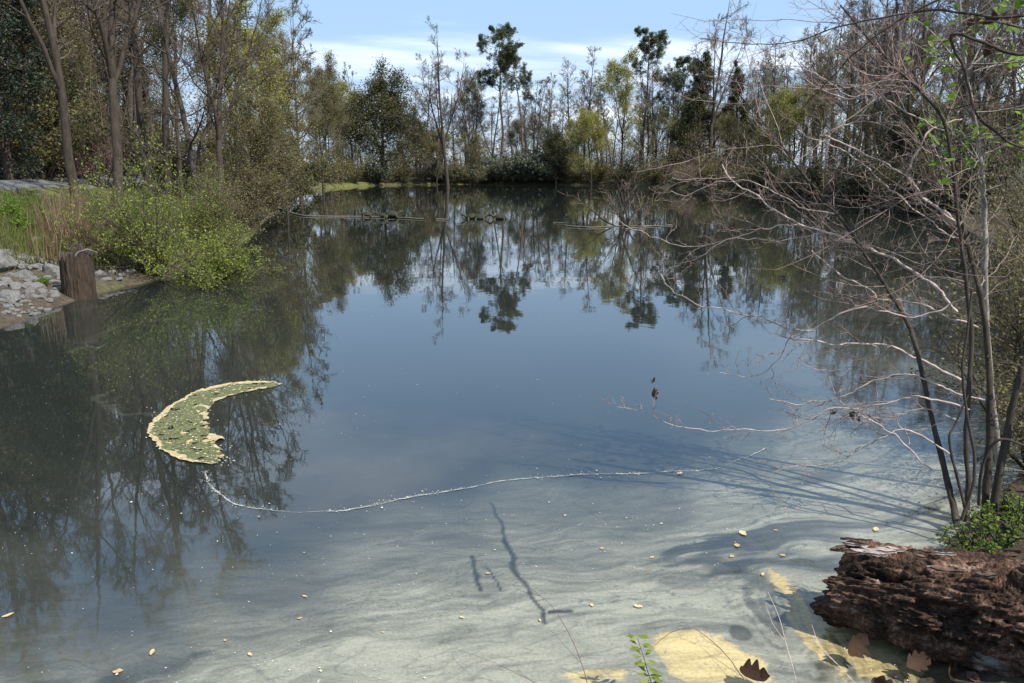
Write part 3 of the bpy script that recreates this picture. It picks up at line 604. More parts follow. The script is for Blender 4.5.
pts = scatter(1, 850, lambda r: far(r.uniform(335, 760), r.uniform(92, 150)), lambda x, y: (sdist(x, y) > .8) & (np.hypot(x + 24, y - 92) > 7))
tag(thicket('thicket', pts, np.random.default_rng(1).uniform(2.0, 7.0, len(pts)) ** 1.0, 2, ['twig_grey', 'leaf_olive', 'leaf_dark', 'leaf_grey', 'leaf_brown'], 3, .15), 'tangled brush and saplings filling the far wood', 'thicket')
pts = scatter(3, 380, lambda r: far(r.uniform(740, 1150), r.uniform(30, 100)), lambda x, y: (sdist(x, y) > .8))
tag(thicket('thicket', pts, np.random.default_rng(4).uniform(2, 7.5, len(pts)), 5, ['twig_grey', 'leaf_olive', 'leaf_dark', 'leaf_brown'], 2, .13), 'tangled brush and saplings of the right bank wood', 'thicket')
pts = scatter(6, 1000, lambda r: far(r.uniform(-150, 330), r.uniform(28, 85)), lambda x, y: (sdist(x, y) > 1.5) & (road_d(x, y) > 2.8) & ((x < -14 - (y - 22) * .25) | (y > 40)))
tag(thicket('thicket', pts, np.random.default_rng(7).uniform(2.0, 11, len(pts)), 8, ['twig_grey', 'leaf_olive', 'leaf_dark', 'leaf_brown'], 3, .11), 'tangled saplings and brush beneath the left wood', 'thicket')

pts = scatter(9, 900, lambda r: far(r.uniform(325, 1000), r.uniform(38, 125)), lambda x, y: (sdist(x, y) > .15) & (sdist(x, y) < 3.5))
tag(thicket('shore_brush', pts, np.random.default_rng(10).uniform(.5, 2.0, len(pts)), 11, ['twig_grey', 'leaf_olive', 'leaf_dark', 'leaf_grey', 'leaf_brown'], 3, .15), 'low brush and brambles lining the far waterline', 'brush')

# ------------------------------------------------------------------ left bank: stump, rocks, grass, bush
M['rock'] = bark_mat('rock', (.06, .057, .053), (.22, .21, .195), 5, (1, 1, 1), .5, .02)
M['rot'] = bark_mat('rot', (.014, .010, .007), (.09, .064, .044), 14, (1, 1, .25), .9, .03)
import bmesh
def rock_mesh(seed, flat=.7):
    bm = bmesh.new(); bmesh.ops.create_icosphere(bm, subdivisions=4, radius=1); v = np.array([q.co[:] for q in bm.verts]); rng = np.random.default_rng(seed)
    for k in range(13):                                     # chipped facets
        n = rng.normal(size=3); n /= np.linalg.norm(n); d = rng.uniform(.5, .85); h = v @ n; v = v - n * np.maximum(0, h - d)[:, None] * .93
    v = v * (1 + .06 * fbm(v * 2.4 + seed, 4, seed))[:, None] * np.array([1.15, .9, flat])
    for q, c in zip(bm.verts, v): q.co = c
    me = bpy.data.meshes.new('rock'); bm.to_mesh(me); bm.free(); me.materials.append(M['rock']); return me
RM = [rock_mesh(i, f) for i, f in enumerate((.75, .6, .85, .65, .7))]
def put_rock(px, py, wpx, lab, group=None, k=None, z=None, sink=.25, rz=None):
    d = ray(px, py); t = np.linspace(2.5, 40, 1500); P = np.array([0, 0, CAM_H]) + d * t[:, None]; hh = np.maximum(hgt(P[:, 0], P[:, 1]), -.1) if z is None else np.full(len(t), z)
    i = int(np.argmax(P[:, 2] < hh)); p = P[i]; s = wpx / F * t[i] / 2 * 1.12
    o = bpy.data.objects.new('rock', RM[rs.randrange(5) if k is None else k]); C.objects.link(o); o.location = (p[0], p[1], p[2] + s * (.35 - sink)); o.scale = (s, s, s * rs.uniform(.8, 1.15)); o.rotation_euler = (rs.uniform(-.3, .3), rs.uniform(-.3, .3), rs.uniform(0, 6.28) if rz is None else rz)
    return tag(o, lab, 'rock', group)
put_rock(-4, 266, 52, 'largest pale rock slab at the left edge of the bank', k=1, sink=.25)
put_rock(32, 247, 22, 'pale rounded rock on top of the pile left of the stump', k=2)
put_rock(10, 300, 26, 'dark grey rock at the waterline by the left edge', k=0)
put_rock(28, 262, 24, 'bright angular rock in the middle of the pile by the stump', k=3)
RG = 'riprap rocks on the left bank'
_r = random.Random(3)
for px, py, w in [(_r.uniform(-4, 58), _r.uniform(244, 302), _r.uniform(7, 13)) for _ in range(40)] + [(_r.uniform(-4, 52), _r.uniform(294, 318), _r.uniform(3, 9)) for _ in range(60)] + [(20, 258, 20), (42, 258, 15), (14, 250, 17), (38, 268, 17), (50, 272, 18), (24, 276, 18), (44, 280, 15), (56, 263, 12), (54, 284, 14), (36, 288, 15), (18, 288, 18), (8, 286, 20), (46, 252, 11), (60, 278, 11), (58, 290, 12), (28, 296, 16), (44, 294, 13), (2, 256, 22), (33, 256, 12), (22, 268, 14), (62, 268, 10), (48, 264, 10), (30, 282, 11), (12, 264, 15),
                  (70, 284, 12), (16, 242, 12), (40, 244, 10), (100, 276, 14), (112, 273, 12), (122, 276, 10), (106, 280, 9), (130, 272, 10), (118, 280, 8)]:
    put_rock(px, py, w, 'grey broken rock in the riprap pile beside the stump' if px < 90 else 'small grey rock right of the stump at the waterline', RG if px < 90 else 'small waterline rocks right of the stump')
for px, py, w in [(4, 196, 16), (14, 194, 14), (36, 198, 15), (46, 200, 11), (22, 199, 9)]:
    put_rock(px, py, w, 'grey rock in the grass near top of the left bank', 'rocks in the grass')
M['wood_dull'] = bark_mat('wood_dull', (.08, .07, .055), (.26, .23, .18), 20, (1, 1, 1), .4, .01)
# hollow stump
sp = at_z(79, 297, .02); st = thing('tree_stump', 'rotten broken stump standing at the left waterline', 'stump', (sp[0], sp[1], -.1)); st.scale = (1, 1, .93)
na, nh = 160, 60; an = np.linspace(0, 2 * math.pi, na, endpoint=False); A_, Hh = np.meshgrid(an, np.linspace(0, 1, nh))
rad = .255 * (1 - .10 * np.abs(fbm(p3(np.cos(A_) * 9, np.sin(A_) * 9, Hh * .9), 4, 14)) * 2 + .12 * (1 - Hh) ** 2 + .1 * Hh ** 3) * (1 + .10 * fbm(p3(np.cos(A_) * 2, np.sin(A_) * 2, Hh * .8), 4, 3) + .06 * fbm(p3(np.cos(A_) * 7, np.sin(A_) * 7, Hh * 1.5), 3, 4))
top = .98 + .16 * fbm(p3(np.cos(A_) * 1.6, np.sin(A_) * 1.6), 3, 8) + .12 * fbm(p3(np.cos(A_) * 9, np.sin(A_) * 9), 3, 18) - .1 * smooth(-.2, -1, np.sin(A_ + .6))
v = np.stack([rad * np.cos(A_) + Hh * .02, rad * np.sin(A_) * .9, Hh * top], -1); idx = np.arange(na * nh).reshape(nh, na); ix2 = np.roll(idx, -1, 1)
b = MB().add(v, quads=np.stack([idx[:-1], ix2[:-1], ix2[1:], idx[1:]], -1).reshape(-1, 4)); b.build('bark_shell', M['rot'], st)
vi = v.copy(); vi[..., :2] *= .8; vi[..., 2] = np.maximum(vi[..., 2] * .99, .35); vi[0, :, :2] *= .02
b = MB().add(np.concatenate([v[-1:], vi[::-1]]), quads=np.concatenate([np.stack([idx[:-1], ix2[:-1], ix2[1:], idx[1:]], -1).reshape(-1, 4), np.stack([idx[-1], ix2[-1], ix2[-1] + na, idx[-1] + na], -1)])); b.build('hollow_core', M['bark_dark'], st)
b = MB().tubes([(np.array([[.05, -.2, .8], [.16, -.16, .98], [.3, -.1, 1.03], [.42, -.02, .96]]), np.array([.02, .018, .014, .006]))]); b.build('splinter', M['wood_dull'], st)
# second darker stump behind
sp = at_z(100, 235, .75); s2 = thing('tree_stump', 'dark upright snag half hidden behind the green bush', 'stump', (sp[0], sp[1], H1(sp[0], sp[1]) - .1)); s2.scale = (.75, .75, 1.1)
MB().add(v, quads=np.stack([idx[:-1], ix2[:-1], ix2[1:], idx[1:]], -1).reshape(-1, 4)).build('bark_shell', M['bark_dark'], s2)
# grass and stalks
def blades(name, pts, h, w, seed, mat, lean=.35, kind='stuff', lab=None, cat=None, per=1):
    rng = np.random.default_rng(seed); n = len(pts); z = hgt(pts[:, 0], pts[:, 1]); base = np.stack([pts[:, 0], pts[:, 1], z - .01], 1)
    hh = (h * rng.uniform(.5, 1.3, n))[:, None]; l = rng.normal(size=(n, 3)) * lean; l[:, 2] = 1; l /= np.linalg.norm(l, axis=1, keepdims=True); l2 = l + rng.normal(size=(n, 3)) * lean * .7; l2 /= np.linalg.norm(l2, axis=1, keepdims=True)
    sd = np.stack([np.cos(a := rng.uniform(0, 6.28, n)), np.sin(a), np.zeros(n)], 1) * w / 2
    m = base + l * hh * .55; t = m + l2 * hh * .45; v = np.stack([base - sd, base + sd, m + sd * .7, m - sd * .7, t], 1); k = np.arange(n)[:, None] * 5
    b = MB().add(v.reshape(-1, 3), quads=k + np.array([0, 1, 2, 3]), tris=k + np.array([3, 2, 4]), col=np.repeat(rng.random(n), 5))
    return tag(b.build(name, M[mat]), lab, cat, None, kind)
def on_px(seed, n, x0, x1, y0, y1, zz=1.0):
    r = np.random.default_rng(seed); P = []
    for _ in range(n):
        p = None; px, py = r.uniform(x0, x1), r.uniform(y0, y1); d = ray(px, py); tt = np.linspace(8, 60, 60); P.append(np.array([0, 0, CAM_H]) + d * tt[:, None])
    P = np.array(P); hh = hgt(P[..., 0], P[..., 1]); i = (P[..., 2] < np.maximum(hh, -.05)).argmax(1); Q = P[np.arange(n), i]
    Q = Q[(i > 0) & (sdist(Q[:, 0], Q[:, 1]) > .1) & (road_d(Q[:, 0], Q[:, 1]) > 2.3)]; return Q[:, :2] + r.normal(size=(len(Q), 2)) * .25
g_ = on_px(21, 900, -20, 150, 184, 265); g_ = (g_[:, None, :] + np.random.default_rng(3).normal(size=(len(g_), 34, 2)) * .3).reshape(-1, 2); g_ = g_[(sdist(g_[:, 0], g_[:, 1]) > .25) & (road_d(g_[:, 0], g_[:, 1]) > 2.25)]
blades('grass', g_, .32, .018, 22, 'grass', lab='spring grass and weeds on the left bank slope', cat='grass')
g_ = on_px(23, 110, 60, 112, 225, 268); g_ = (g_[:, None, :] + np.random.default_rng(5).normal(size=(len(g_), 10, 2)) * .14).reshape(-1, 2); g_ = g_[sdist(g_[:, 0], g_[:, 1]) > .1]
blades('dry_stalks', g_, .95, .022, 24, 'dry_stalk', .16, lab='standing dry brown weed stalks behind the stump', cat='dry weeds')
PROTO['weed'] = bush(520, .55, .7, 14, 3, .055, 'leaf_fresh', sr=.008)
for px, py, s in [(8, 222, 1.2), (22, 216, 1), (38, 226, 1.1), (50, 240, 1), (18, 234, 1.2), (60, 232, 1), (5, 208, 1), (34, 210, .9), (70, 214, 1), (56, 216, .8), (84, 208, .9), (12, 246, .8), (40, 292, .5), (64, 250, .7)]:
    q = on_px(31, 8, px - 1, px + 1, py - 1, py + 1)
    if len(q): 
        t = thing('weed', 'low bright green weed on the left bank', 'plant', (q[0, 0], q[0, 1], H1(*q[0])), rs.uniform(0, 6), 'low green weeds on the left bank'); t.scale = (s * .62,) * 3
        for me in PROTO['weed']: o = bpy.data.objects.new(me.name.split('.')[0], me); C.objects.link(o); o.parent = t
PROTO['gbush'] = bush(530, 2.5, 3.4, 34, 2, .065, 'leaf_green', n2=12, n3=6, bark='bark_brown', twig='twig_grey', up=-.015)
PROTO['gbush2'] = bush(531, 1.7, 3.4, 24, 2, .065, 'leaf_green', n2=11, n3=6, up=-.03)
PROTO['obush'] = bush(532, 3.4, 4.2, 34, 2, .08, 'leaf_olive', n2=11, n3=6, up=.0)
for kd, px, Y, lab, s, zz in [('gbush', 172, 16.4, 'large bright green bush leaning over the water right of the stump', .64, None), ('gbush2', 208, 15.6, 'lower bright green bush with branches trailing onto the water', .62, .05), ('gbush', 128, 19, 'bright green bush behind the dry weeds in front of the road', .34, None),
                          ('obush', 245, 22, 'olive twiggy bush overhanging the water behind the bright bush', .55, None), ('obush', 275, 30, 'olive twiggy bush overhanging the water farther up left bank', .8, None), ('gbush', 205, 21, 'rear green bush between the bright bush and the road', .5, None)]:
    x, y = far(px, Y)
    while sdist([x], [y])[0] < .1 and zz is None: x -= .25
    t = thing('bush', lab, 'bush', (x, y, max(0, H1(x, y)) if zz is None else zz), rs.uniform(0, 6)); t.scale = (s, s, s * (1.3 if kd == 'gbush' else 1))
    for me in PROTO[kd]: o = bpy.data.objects.new(me.name.split('.')[0], me); C.objects.link(o); o.parent = t

# ------------------------------------------------------------------ out on the pond: drift log, turtles, snag
M['wood_grey'] = bark_mat('wood_grey', (.06, .052, .04), (.2, .18, .145), 12, (1, 1, 1), .4, .01)
M['shell'] = bark_mat('shell', (.015, .016, .012), (.05, .05, .035), 8, (1, 1, 1), .3, .01); M['skin'] = bark_mat('skin', (.02, .022, .014), (.09, .09, .04), 20, (1, 1, 1), .3, .01)
def pxline(pts, z, n=24):
    P = np.array([at_z(a, b, z) for a, b in pts]); t = np.linspace(0, len(P) - 1, n); return np.stack([np.interp(t, np.arange(len(P)), P[:, k]) for k in range(3)], 1)
P = pxline([(258, 209), (285, 211.5), (303, 216), (340, 216.5), (370, 216.8), (395, 217.5), (424, 219)], .02); P[:, 2] += .012 * fbm(P * .9, 2, 3); P[:6, 2] += np.linspace(.25, 0, 6)
tag(MB().tubes([(P, np.linspace(.055, .035, len(P)))], wob=.25).build('drift_log', M['wood_grey']), 'long thin grey log floating far out with turtles on it', 'log')
P = pxline([(436, 219.2), (449, 219.6)], .02, 8); tag(MB().tubes([(P, np.full(8, .035))], wob=.2).build('drift_log', M['wood_grey']), 'short piece of grey driftwood right of the turtle log', 'log')
for pts, lab in (([(553, 222.5), (566, 223)], 'short grey stick afloat left of the snag branches'), ([(567, 226), (590, 227.5), (625, 225.5), (660, 226)], 'pale drift log lying at the foot of the snag branches'), ([(625, 229), (650, 226), (672, 225)], 'thin drift log crossing right of the snag branches')):
    P = pxline(pts, .02, 16); tag(MB().tubes([(P,   .022 * (1 + .8 * fbm(P * 1.7, 3, int(pts[0][0]))))], wob=.3).build('drift_log', M['wood_grey']), lab, 'log')
def turtle(px, py, s, rz, lab, z=.06):
    p = at_z(px, py, z); t = thing('turtle', lab, 'turtle', tuple(p), rz); s *= 1.15; t.scale = (s, s, s * 1.25)
    u, w = np.meshgrid(np.linspace(0, 2 * math.pi, 21)[:-1], np.linspace(0, 1, 9)); rr = np.sin(w * math.pi / 2); hh = np.cos(w * math.pi / 2)
    top = np.stack([.17 * rr * np.cos(u), .13 * rr * np.sin(u), .03 + .1 * hh], -1); bot = np.stack([.165 * rr[::-1] * np.cos(u), .125 * rr[::-1] * np.sin(u), .03 - .03 * hh[::-1]], -1)
    v = np.concatenate([top, bot]); ix = np.arange(len(v) * 20).reshape(-1, 20); i2 = np.roll(ix, -1, 1)
    MB().add(v, quads=np.stack([ix[:-1], i2[:-1], i2[1:], ix[1:]], -1).reshape(-1, 4)).build('shell', M['shell'], t)
    MB().tubes([(np.array([[.12, 0, .04], [.18, 0, .07], [.23, 0, .1], [.28, 0, .11], [.3, 0, .105]]), np.array([.03, .028, .03, .032, .012]))], sides=8).build('head', M['skin'], t)
    for a, b in ((.1, .11), (.1, -.11), (-.12, .1), (-.12, -.1)): MB().tubes([(np.array([[a, b * .8, .03], [a * 1.25, b * 1.3, 0], [a * 1.4, b * 1.5, -.02]]), np.array([.03, .025, .012]))], sides=6).build('leg', M['skin'], t)
turtle(367, 216.4, 1.15, .3, 'dark turtle basking, leftmost of the three on the long log'); turtle(383, 217, 1.0, 2.8, 'dark turtle basking, middle one of the three on the long log'); turtle(392, 216.8, 1.5, .2, 'larger dark turtle, rightmost of the three on the long log')
turtle(472, 219.3, 1.4, 3.3, 'dark turtle on the left of the two floating apart from logs', -.02); turtle(479.5, 219.6, 1.3, .2, 'dark turtle with raised head beside another floating turtle', -.02); turtle(500, 219.8, 1.5, 2.9, 'dark turtle resting alone right of the paired turtles', -.02)
sb = at_z(628, 226, 0); sn = thing('snag', 'dead branched treetop sticking out of the far water', 'dead branch', (sb[0], sb[1], 0)); rng = np.random.default_rng(71)
big, sml = [], []
for d, Ln in (((-.15, .1, 1), 2.0), ((.5, 0, 1), 2.6), ((-1, .2, .45), 2.2), ((.9, 0, .35), 2.2), ((-.6, 0, .7), 1.9), ((-1.4, 0, .2), 2.6), ((.25, 0, 1), 3.0), ((.8, .1, .8), 2.2), ((-.4, 0, 1), 1.5), ((1.3, 0, .15), 2.4), ((-.9, 0, .9), 1.6), ((.1, .2, 1), 2.2)):
    P, r = limb(rng, (rng.normal() * .15, rng.normal() * .15, -.2), d, Ln,   .035, .01, 8, .2, .02); big.append((P, r))
    for j in range(8):
        p, dd, rr = sub(P, r, rng.uniform(.25, 1)); Q, qr = limb(rng, p, dd + perp(rng, dd) * rng.uniform(.5, 1.1), rng.uniform(.3, .9), .014, .006, 5, .18, .03); sml.append((Q, qr))
        for k in range(2): p, dd, rr = sub(Q, qr, rng.uniform(.3, 1)); U, ur = limb(rng, p, dd + perp(rng, dd) * .8, rng.uniform(.12, .35), .007, .004, 4, .2); sml.append((U, ur))
MB().tubes(big, wob=.1).build('limbs', M['bark_dark'], sn); MB().tubes(sml).build('twigs', M['twig_grey'], sn)

# ------------------------------------------------------------------ floating scum: crescent raft, foam line, leaves, specks
def foam_mat(name, c0, c1, scale, lo, hi, alpha=(0, 0)):
    m, nt, b = new_mat(name); n = noise(nt, scale, 9, .8, .6); nt.links.new(ramp(nt, n, [(lo, c0), (hi, c1)]), b.inputs['Base Color']); b.inputs['Roughness'].default_value = .85
    bump(nt, b, n, .7, .01)
    if alpha != (0, 0):
        e = mth(nt, 'ADD', noise(nt, scale * .8, 5, .8), attr(nt)); mr = nt.nodes.new('ShaderNodeMapRange'); mr.inputs['From Min'].default_value = alpha[0]; mr.inputs['From Max'].default_value = alpha[1]
        nt.links.new(e, mr.inputs[0]); nt.links.new(mr.outputs[0], b.inputs['Alpha'])
    return m
M['foam_tan'] = foam_mat('foam_tan', (.2, .15, .075), (.56, .46, .28), 15, .34, .62, (.72, .84))
M['algae'] = foam_mat('algae', (.04, .055, .012), (.40, .39, .17), 16, .40, .66, (.66, .80))
M['foam_pale'] = foam_mat('foam_pale', (.22, .23, .2), (.5, .5, .45), 9, .35, .65, (.72, .98))
def resample(P, n):
    P = np.array(P, float)
    for _ in range(3): P = np.concatenate([P[:1], np.stack([P[:-1] * .75 + P[1:] * .25, P[:-1] * .25 + P[1:] * .75], 1).reshape(-1, 2), P[-1:]])
    s_ = np.concatenate([[0], np.cumsum(np.linalg.norm(np.diff(P, axis=0), axis=1))]); t = np.linspace(0, s_[-1], n); return np.stack([np.interp(t, s_, P[:, k]) for k in (0, 1)], 1)
outer = [(281, 384), (268, 381.5), (240, 382), (215, 386), (190, 394), (165, 409), (144, 429), (152, 443), (172, 457), (203, 466), (228, 464)]
inner = [(281, 385), (262, 389), (235, 394), (211, 403), (205, 417), (207, 431), (213, 438), (209, 442), (216, 447), (226, 458), (228, 464)]
def w2(pts): return np.array([at_z(a, b)[:2] for a, b in pts])
O_, I_ = resample(w2(outer), 150), resample(w2(inner), 150)
raft = thing('scum_raft', 'crescent shaped raft of tan foam and green algae', 'algae raft', (*O_[75], 0)); o0 = O_[75]
nu_, ns_ = 460, 96
OF, IF = resample(w2(outer), nu_), resample(w2(inner), nu_); fr = np.linspace(-.22, 1.25, ns_)[None, :, None]; G = OF[:, None] * (1 - fr) + IF[:, None] * fr - o0; wd_ = np.linalg.norm(OF - IF, axis=1)[:, None]
gn = lambda f_, sd_, o_=5: fbm(p3(G[..., 0] * f_, G[..., 1] * f_, sd_), o_, sd_, .6)
d_o = fr[..., 0] * np.maximum(wd_, .08) + .035 * gn(4, 1) + .03 * gn(14, 2); d_i = (1 - fr[..., 0]) * np.maximum(wd_, .08) + .05 * gn(4, 3) + .05 * gn(13, 4)
u_ = np.linspace(0, 1, nu_)[:, None]; tail = smooth(.90, 1.0, u_)
cover = np.minimum(d_o, d_i) > .0 + .06 * tail * (1 + 2 * gn(20, 9)); foam = np.maximum.reduce([smooth(.075, .03, d_o + .075 * gn(8, 5)) * (u_ < .97), smooth(.075, .02, d_i + .06 * gn(6, 6)) * smooth(-.12, .15, gn(5, 7)) * (1 - .6 * tail), smooth(.30, .42, gn(16, 8)) * .9])
holes = (gn(11, 12) < -.38) & (foam < .5); cover &= ~holes
zz_ = .005 + .006 * foam * (1 + gn(30, 10, 3)); V3 = np.concatenate([G, zz_[..., None]], -1)
idx = np.arange(nu_ * ns_).reshape(nu_, ns_); qq = np.stack([idx[:-1, :-1], idx[:-1, 1:], idx[1:, 1:], idx[1:, :-1]], -1).reshape(-1, 4); cq = cover.ravel()[qq].mean(1) > .5; fq = foam.ravel()[qq].mean(1) > .5
def submesh(q, nm, mt):
    u2, inv = np.unique(q, return_inverse=True); return MB().add(V3.reshape(-1, 3)[u2], quads=inv.reshape(-1, 4), col=.5 + .0 * u2).build(nm, M[mt], raft)
M['foam_tan'] = foam_mat('foam_tan', (.22, .165, .075), (.5, .405, .22), 22, .36, .6); M['algae'] = foam_mat('algae', (.018, .028, .007), (.21, .21, .075), 36, .40, .66)
submesh(qq[cq & ~fq], 'algae_mat', 'algae'); submesh(qq[cq & fq], 'foam_rim', 'foam_tan')
def ribbon(P, wd, seed, zb=.008, hump=.014, n=7, edge=.32, core=.5, off=np.zeros(2), wander=0.0):
    T = np.gradient(P, axis=0); T /= np.linalg.norm(T, axis=1, keepdims=True); Nn = np.stack([-T[:, 1], T[:, 0]], 1); wv = wd * np.maximum(.12, 1 + 1.25 * fbm(p3(P[:, 0] * 5, P[:, 1] * 5, seed), 4, seed)); c = np.linspace(-1, 1, n)
    ctr = P + Nn * (.35 * wd * fbm(p3(P[:, 0] * 4, P[:, 1] * 4, seed + 5), 4, seed + 1) + wander * fbm(p3(P[:, 0] * 2.5, P[:, 1] * 2.5, seed + 5), 5, seed + 2, .6))[:, None] - off; v = ctr[:, None] + Nn[:, None] * (wv[:, None] * c)[..., None]
    z = zb + hump * (1 - c ** 2)[None] * (1 + .5 * fbm(p3(v[..., 0] * 25, v[..., 1] * 25), 3, seed)); ix = np.arange(len(P) * n).reshape(-1, n); q = np.stack([ix[:-1, :-1], ix[:-1, 1:], ix[1:, 1:], ix[1:, :-1]], -1).reshape(-1, 4)
    return MB().add(np.concatenate([v, z[..., None]], -1), quads=q, col=np.broadcast_to((core - (core - edge + .25) * np.abs(c) ** 1.5)[None], (len(P), n)).ravel())
MB().add(np.concatenate([ribbon(resample(w2([(206, 440), (213, 437), (220, 441)]), 30), .04, 6, off=o0).v[0]]), quads=ribbon(resample(w2([(206, 440), (213, 437), (220, 441)]), 30), .04, 6).f[4][0], col=.5).build('foam_clump', M['foam_tan'], raft)
_a = np.random.default_rng(19); _i = _a.integers(0, 150, 520); _t = _a.random(520)[:, None]; _q = O_[_i] * (1 - _t) + I_[_i] * _t - o0 + _a.normal(size=(520, 2)) * np.where(_a.random(520) < .25, .14, .035)[:, None]
MB().leaves(np.column_stack([_q, np.full(520, .014)]), .011, _a, aspect=1.3, nrm=np.array([0, 0, 1.]), spread=.15, jit=.9).build('foam_flecks', leaf_mat('fleck', (.34, .28, .15), (.75, .7, .55), .05), raft)
FL = [(206, 472), (207, 484), (220, 499), (250, 508), (300, 512), (350, 511), (400, 500), (450, 491), (500, 482), (560, 476.5), (620, 473), (680, 473), (715, 469), (745, 458), (765, 448)]
M['leaf_float'] = leaf_mat('leaf_float', (.42, .3, .14), (.62, .48, .27), .1); M['speck'] = leaf_mat('speck', (.4, .38, .3), (.75, .7, .58), .05)
fl_ = ribbon(resample(w2(FL), 1400), .013, 9, .004, .001, core=.41, edge=.12, wander=.05)
fc_ = fl_.v[0].reshape(-1, 7, 3)[:, 3]; fr_ = np.random.default_rng(29); fi_ = fr_.integers(0, len(fc_), 1100); fi_ = fi_[fbm(fc_[fi_] * 2.2, 4, 33) > -.15]
fl_.leaves(fc_[fi_] + np.column_stack([fr_.normal(size=(len(fi_), 2)) * np.where(fr_.random(len(fi_)) < .3, .06, .014)[:, None], np.full(len(fi_), .003)]), .0048 * fr_.lognormal(0, .55, len(fi_)), fr_, mi=1, aspect=1.3, nrm=np.array([0, 0, 1.]), spread=.08)
tag(fl_.build('foam_line', [M['foam_pale'], M['speck']]), 'thin wavering line of pale foam across the open water', 'foam line')
def leaf_shape(seed, lobes=2, aspect=.6, curl=.12):
    """a lobed leaf a unit long, midrib along x, curled"""
    rng = np.random.default_rng(seed); n = 41; t = np.linspace(0, 1, n); wv = (np.sin(math.pi * t ** .85) ** .7) * aspect / 2
    if lobes: wv = wv * (.62 + .42 * np.abs(np.cos(math.pi * (lobes + .5) * t + .4))) * (1 + .1 * rng.normal(size=n) * 0)
    wv[0] = .012; wv[-1] = .004; cz = lambda x, y: curl * (4 * (x - .5) ** 2 * .8 + (y / aspect * 2) ** 2 * 1.4) + .02 * np.sin(9 * x + seed)
    rows = []
    for s_ in (-1, -.5, 0, .5, 1): rows.append(np.stack([t - .25 * abs(s_) * 0, s_ * wv, cz(t, s_ * wv) - (.02 if s_ == 0 else 0)], 1))
    v = np.array(rows).transpose(1, 0, 2).reshape(-1, 3) - np.array([.5, 0, 0]); ix = np.arange(n * 5).reshape(n, 5)
    q = np.stack([ix[:-1, :-1], ix[:-1, 1:], ix[1:, 1:], ix[1:, :-1]], -1).reshape(-1, 4); return v, q
FLM = []
for k in range(3):
    v, q = leaf_shape(k, [2, 0, 1][k], [.6, .42, .7][k], .02); FLM.append(MB().add(v, quads=q, col=[.8, .4, .1][k]).mesh('floating_leaf', M['leaf_float']))
for i, (px, py, w) in enumerate([(638, 606, 12), (652, 557, 11), (737, 545, 10), (743, 533, 12), (763, 574, 9), (732, 556, 8), (462, 617, 9), (383, 632, 7), (300, 618, 6), (680, 473, 8), (152, 652, 10), (118, 671, 11), (250, 654, 8), (8, 615, 9), (488, 573, 5), (592, 605, 6), (776, 530, 7), (783, 555, 7), (876, 529, 9), (305, 596, 6), (225, 640, 7), (565, 515, 4), (540, 620, 5), (602, 548, 5)]):
    p = at_z(px, py, .008); s_ = w * rs.uniform(.45, .95) / F * np.linalg.norm(p - [0, 0, CAM_H]) ; o = bpy.data.objects.new('floating_leaf', FLM[i % 3]); C.objects.link(o); o.location = tuple(p); o.scale = (s_ * 1.1,) * 3; o.rotation_euler = (0, 0, rs.uniform(0, 6.28)); tag(o, 'tan dead leaf floating on the filmed water', 'leaf', 'dead leaves afloat on the water')
rng = np.random.default_rng(91); px = rng.uniform(-10, 900, 2600); py = 683 - 400 * rng.random(2600) ** 1.25; clus = rng.random(2600)
W_ = np.array([at_z(a, b, .006) for a, b in zip(px, py)]); W_[:, :2] += .25 * np.stack([fbm(W_ * .9, 3, 1), fbm(W_ * .9, 3, 2)], 1); W_ = W_[(sdist(W_[:, 0], W_[:, 1]) < -.05) & (fbm(W_ * 1.1, 3, 5) > .12 - .35 * rng.random(2600))]
tag(MB().leaves(W_, .0045 * rng.lognormal(0, .5, len(W_)), rng, aspect=1.4, nrm=np.array([0, 0, 1.]), spread=.06, jit=.8).build('floating_specks', M['speck']), 'tiny pale petals and specks scattered over the water', 'specks', None, 'stuff')

# ------------------------------------------------------------------ the near shrub on the right bank
def cat(pts, n):
    P = np.array(pts, float); P = np.concatenate([2 * P[:1] - P[1:2], P, 2 * P[-1:] - P[-2:-1]]); out = []
    m = len(P) - 3
    for t in np.linspace(0, m - 1e-6, n):
        i = int(t); f = t - i; a, b, c, d = P[i:i + 4]; out.append(.5 * (2 * b + (c - a) * f + (2 * a - 5 * b + 4 * c - d) * f * f + (3 * b - a - 3 * c + d) * f ** 3))
    return np.array(out)
def traced(pts, Y0, Y1, r0, r1, n=None, kink=.006, seed=0):
    n = n or max(8, len(pts) * 6); k = np.linspace(0, 1, len(pts)); W3 = [at_y(a, b, Y0 + (Y1 - Y0) * t) for (a, b), t in zip(pts, k)]
    P = cat(W3, n); P = P + kink * np.stack([fbm(P * 9, 3, seed + q) for q in range(3)], 1); return P, np.linspace(r0, r1, n) * (1 + .12 * vnoise(P * 30, seed))
shrub_rng = np.random.default_rng(123)
def sprays(P, r, rng, n, L0, L1, r0=.0032, lvl=2, t0=.12, t1=1.0, side=.8, up=.03, out=None):
    out = [] if out is None else out
    for k in range(n):
        t = t0 + (t1 - t0) * (k + rng.random()) / n; p, d, rr = sub(P, r, min(t, .999)); q = perp(rng, d); q[2] = q[2] * .8 + .1
        Ln = rng.uniform(L0, L1) * (1.1 - .5 * t); m = 7 if lvl == 2 else 5
        Q, qr = limb(rng, p, d * rng.uniform(.5, 1.0) + q * side * rng.uniform(.5, 1.3), Ln, min(rr * .75, r0), r0 * .35, m, .27, up); out.append((Q, qr))
        if lvl > 0: sprays(Q, qr, rng, 5 if lvl == 2 else 3, Ln * .2, Ln * .55, r0 * .6, lvl - 1, .15, 1.0, side, up, out)
    return out
base = at_z(975, 528, .06)
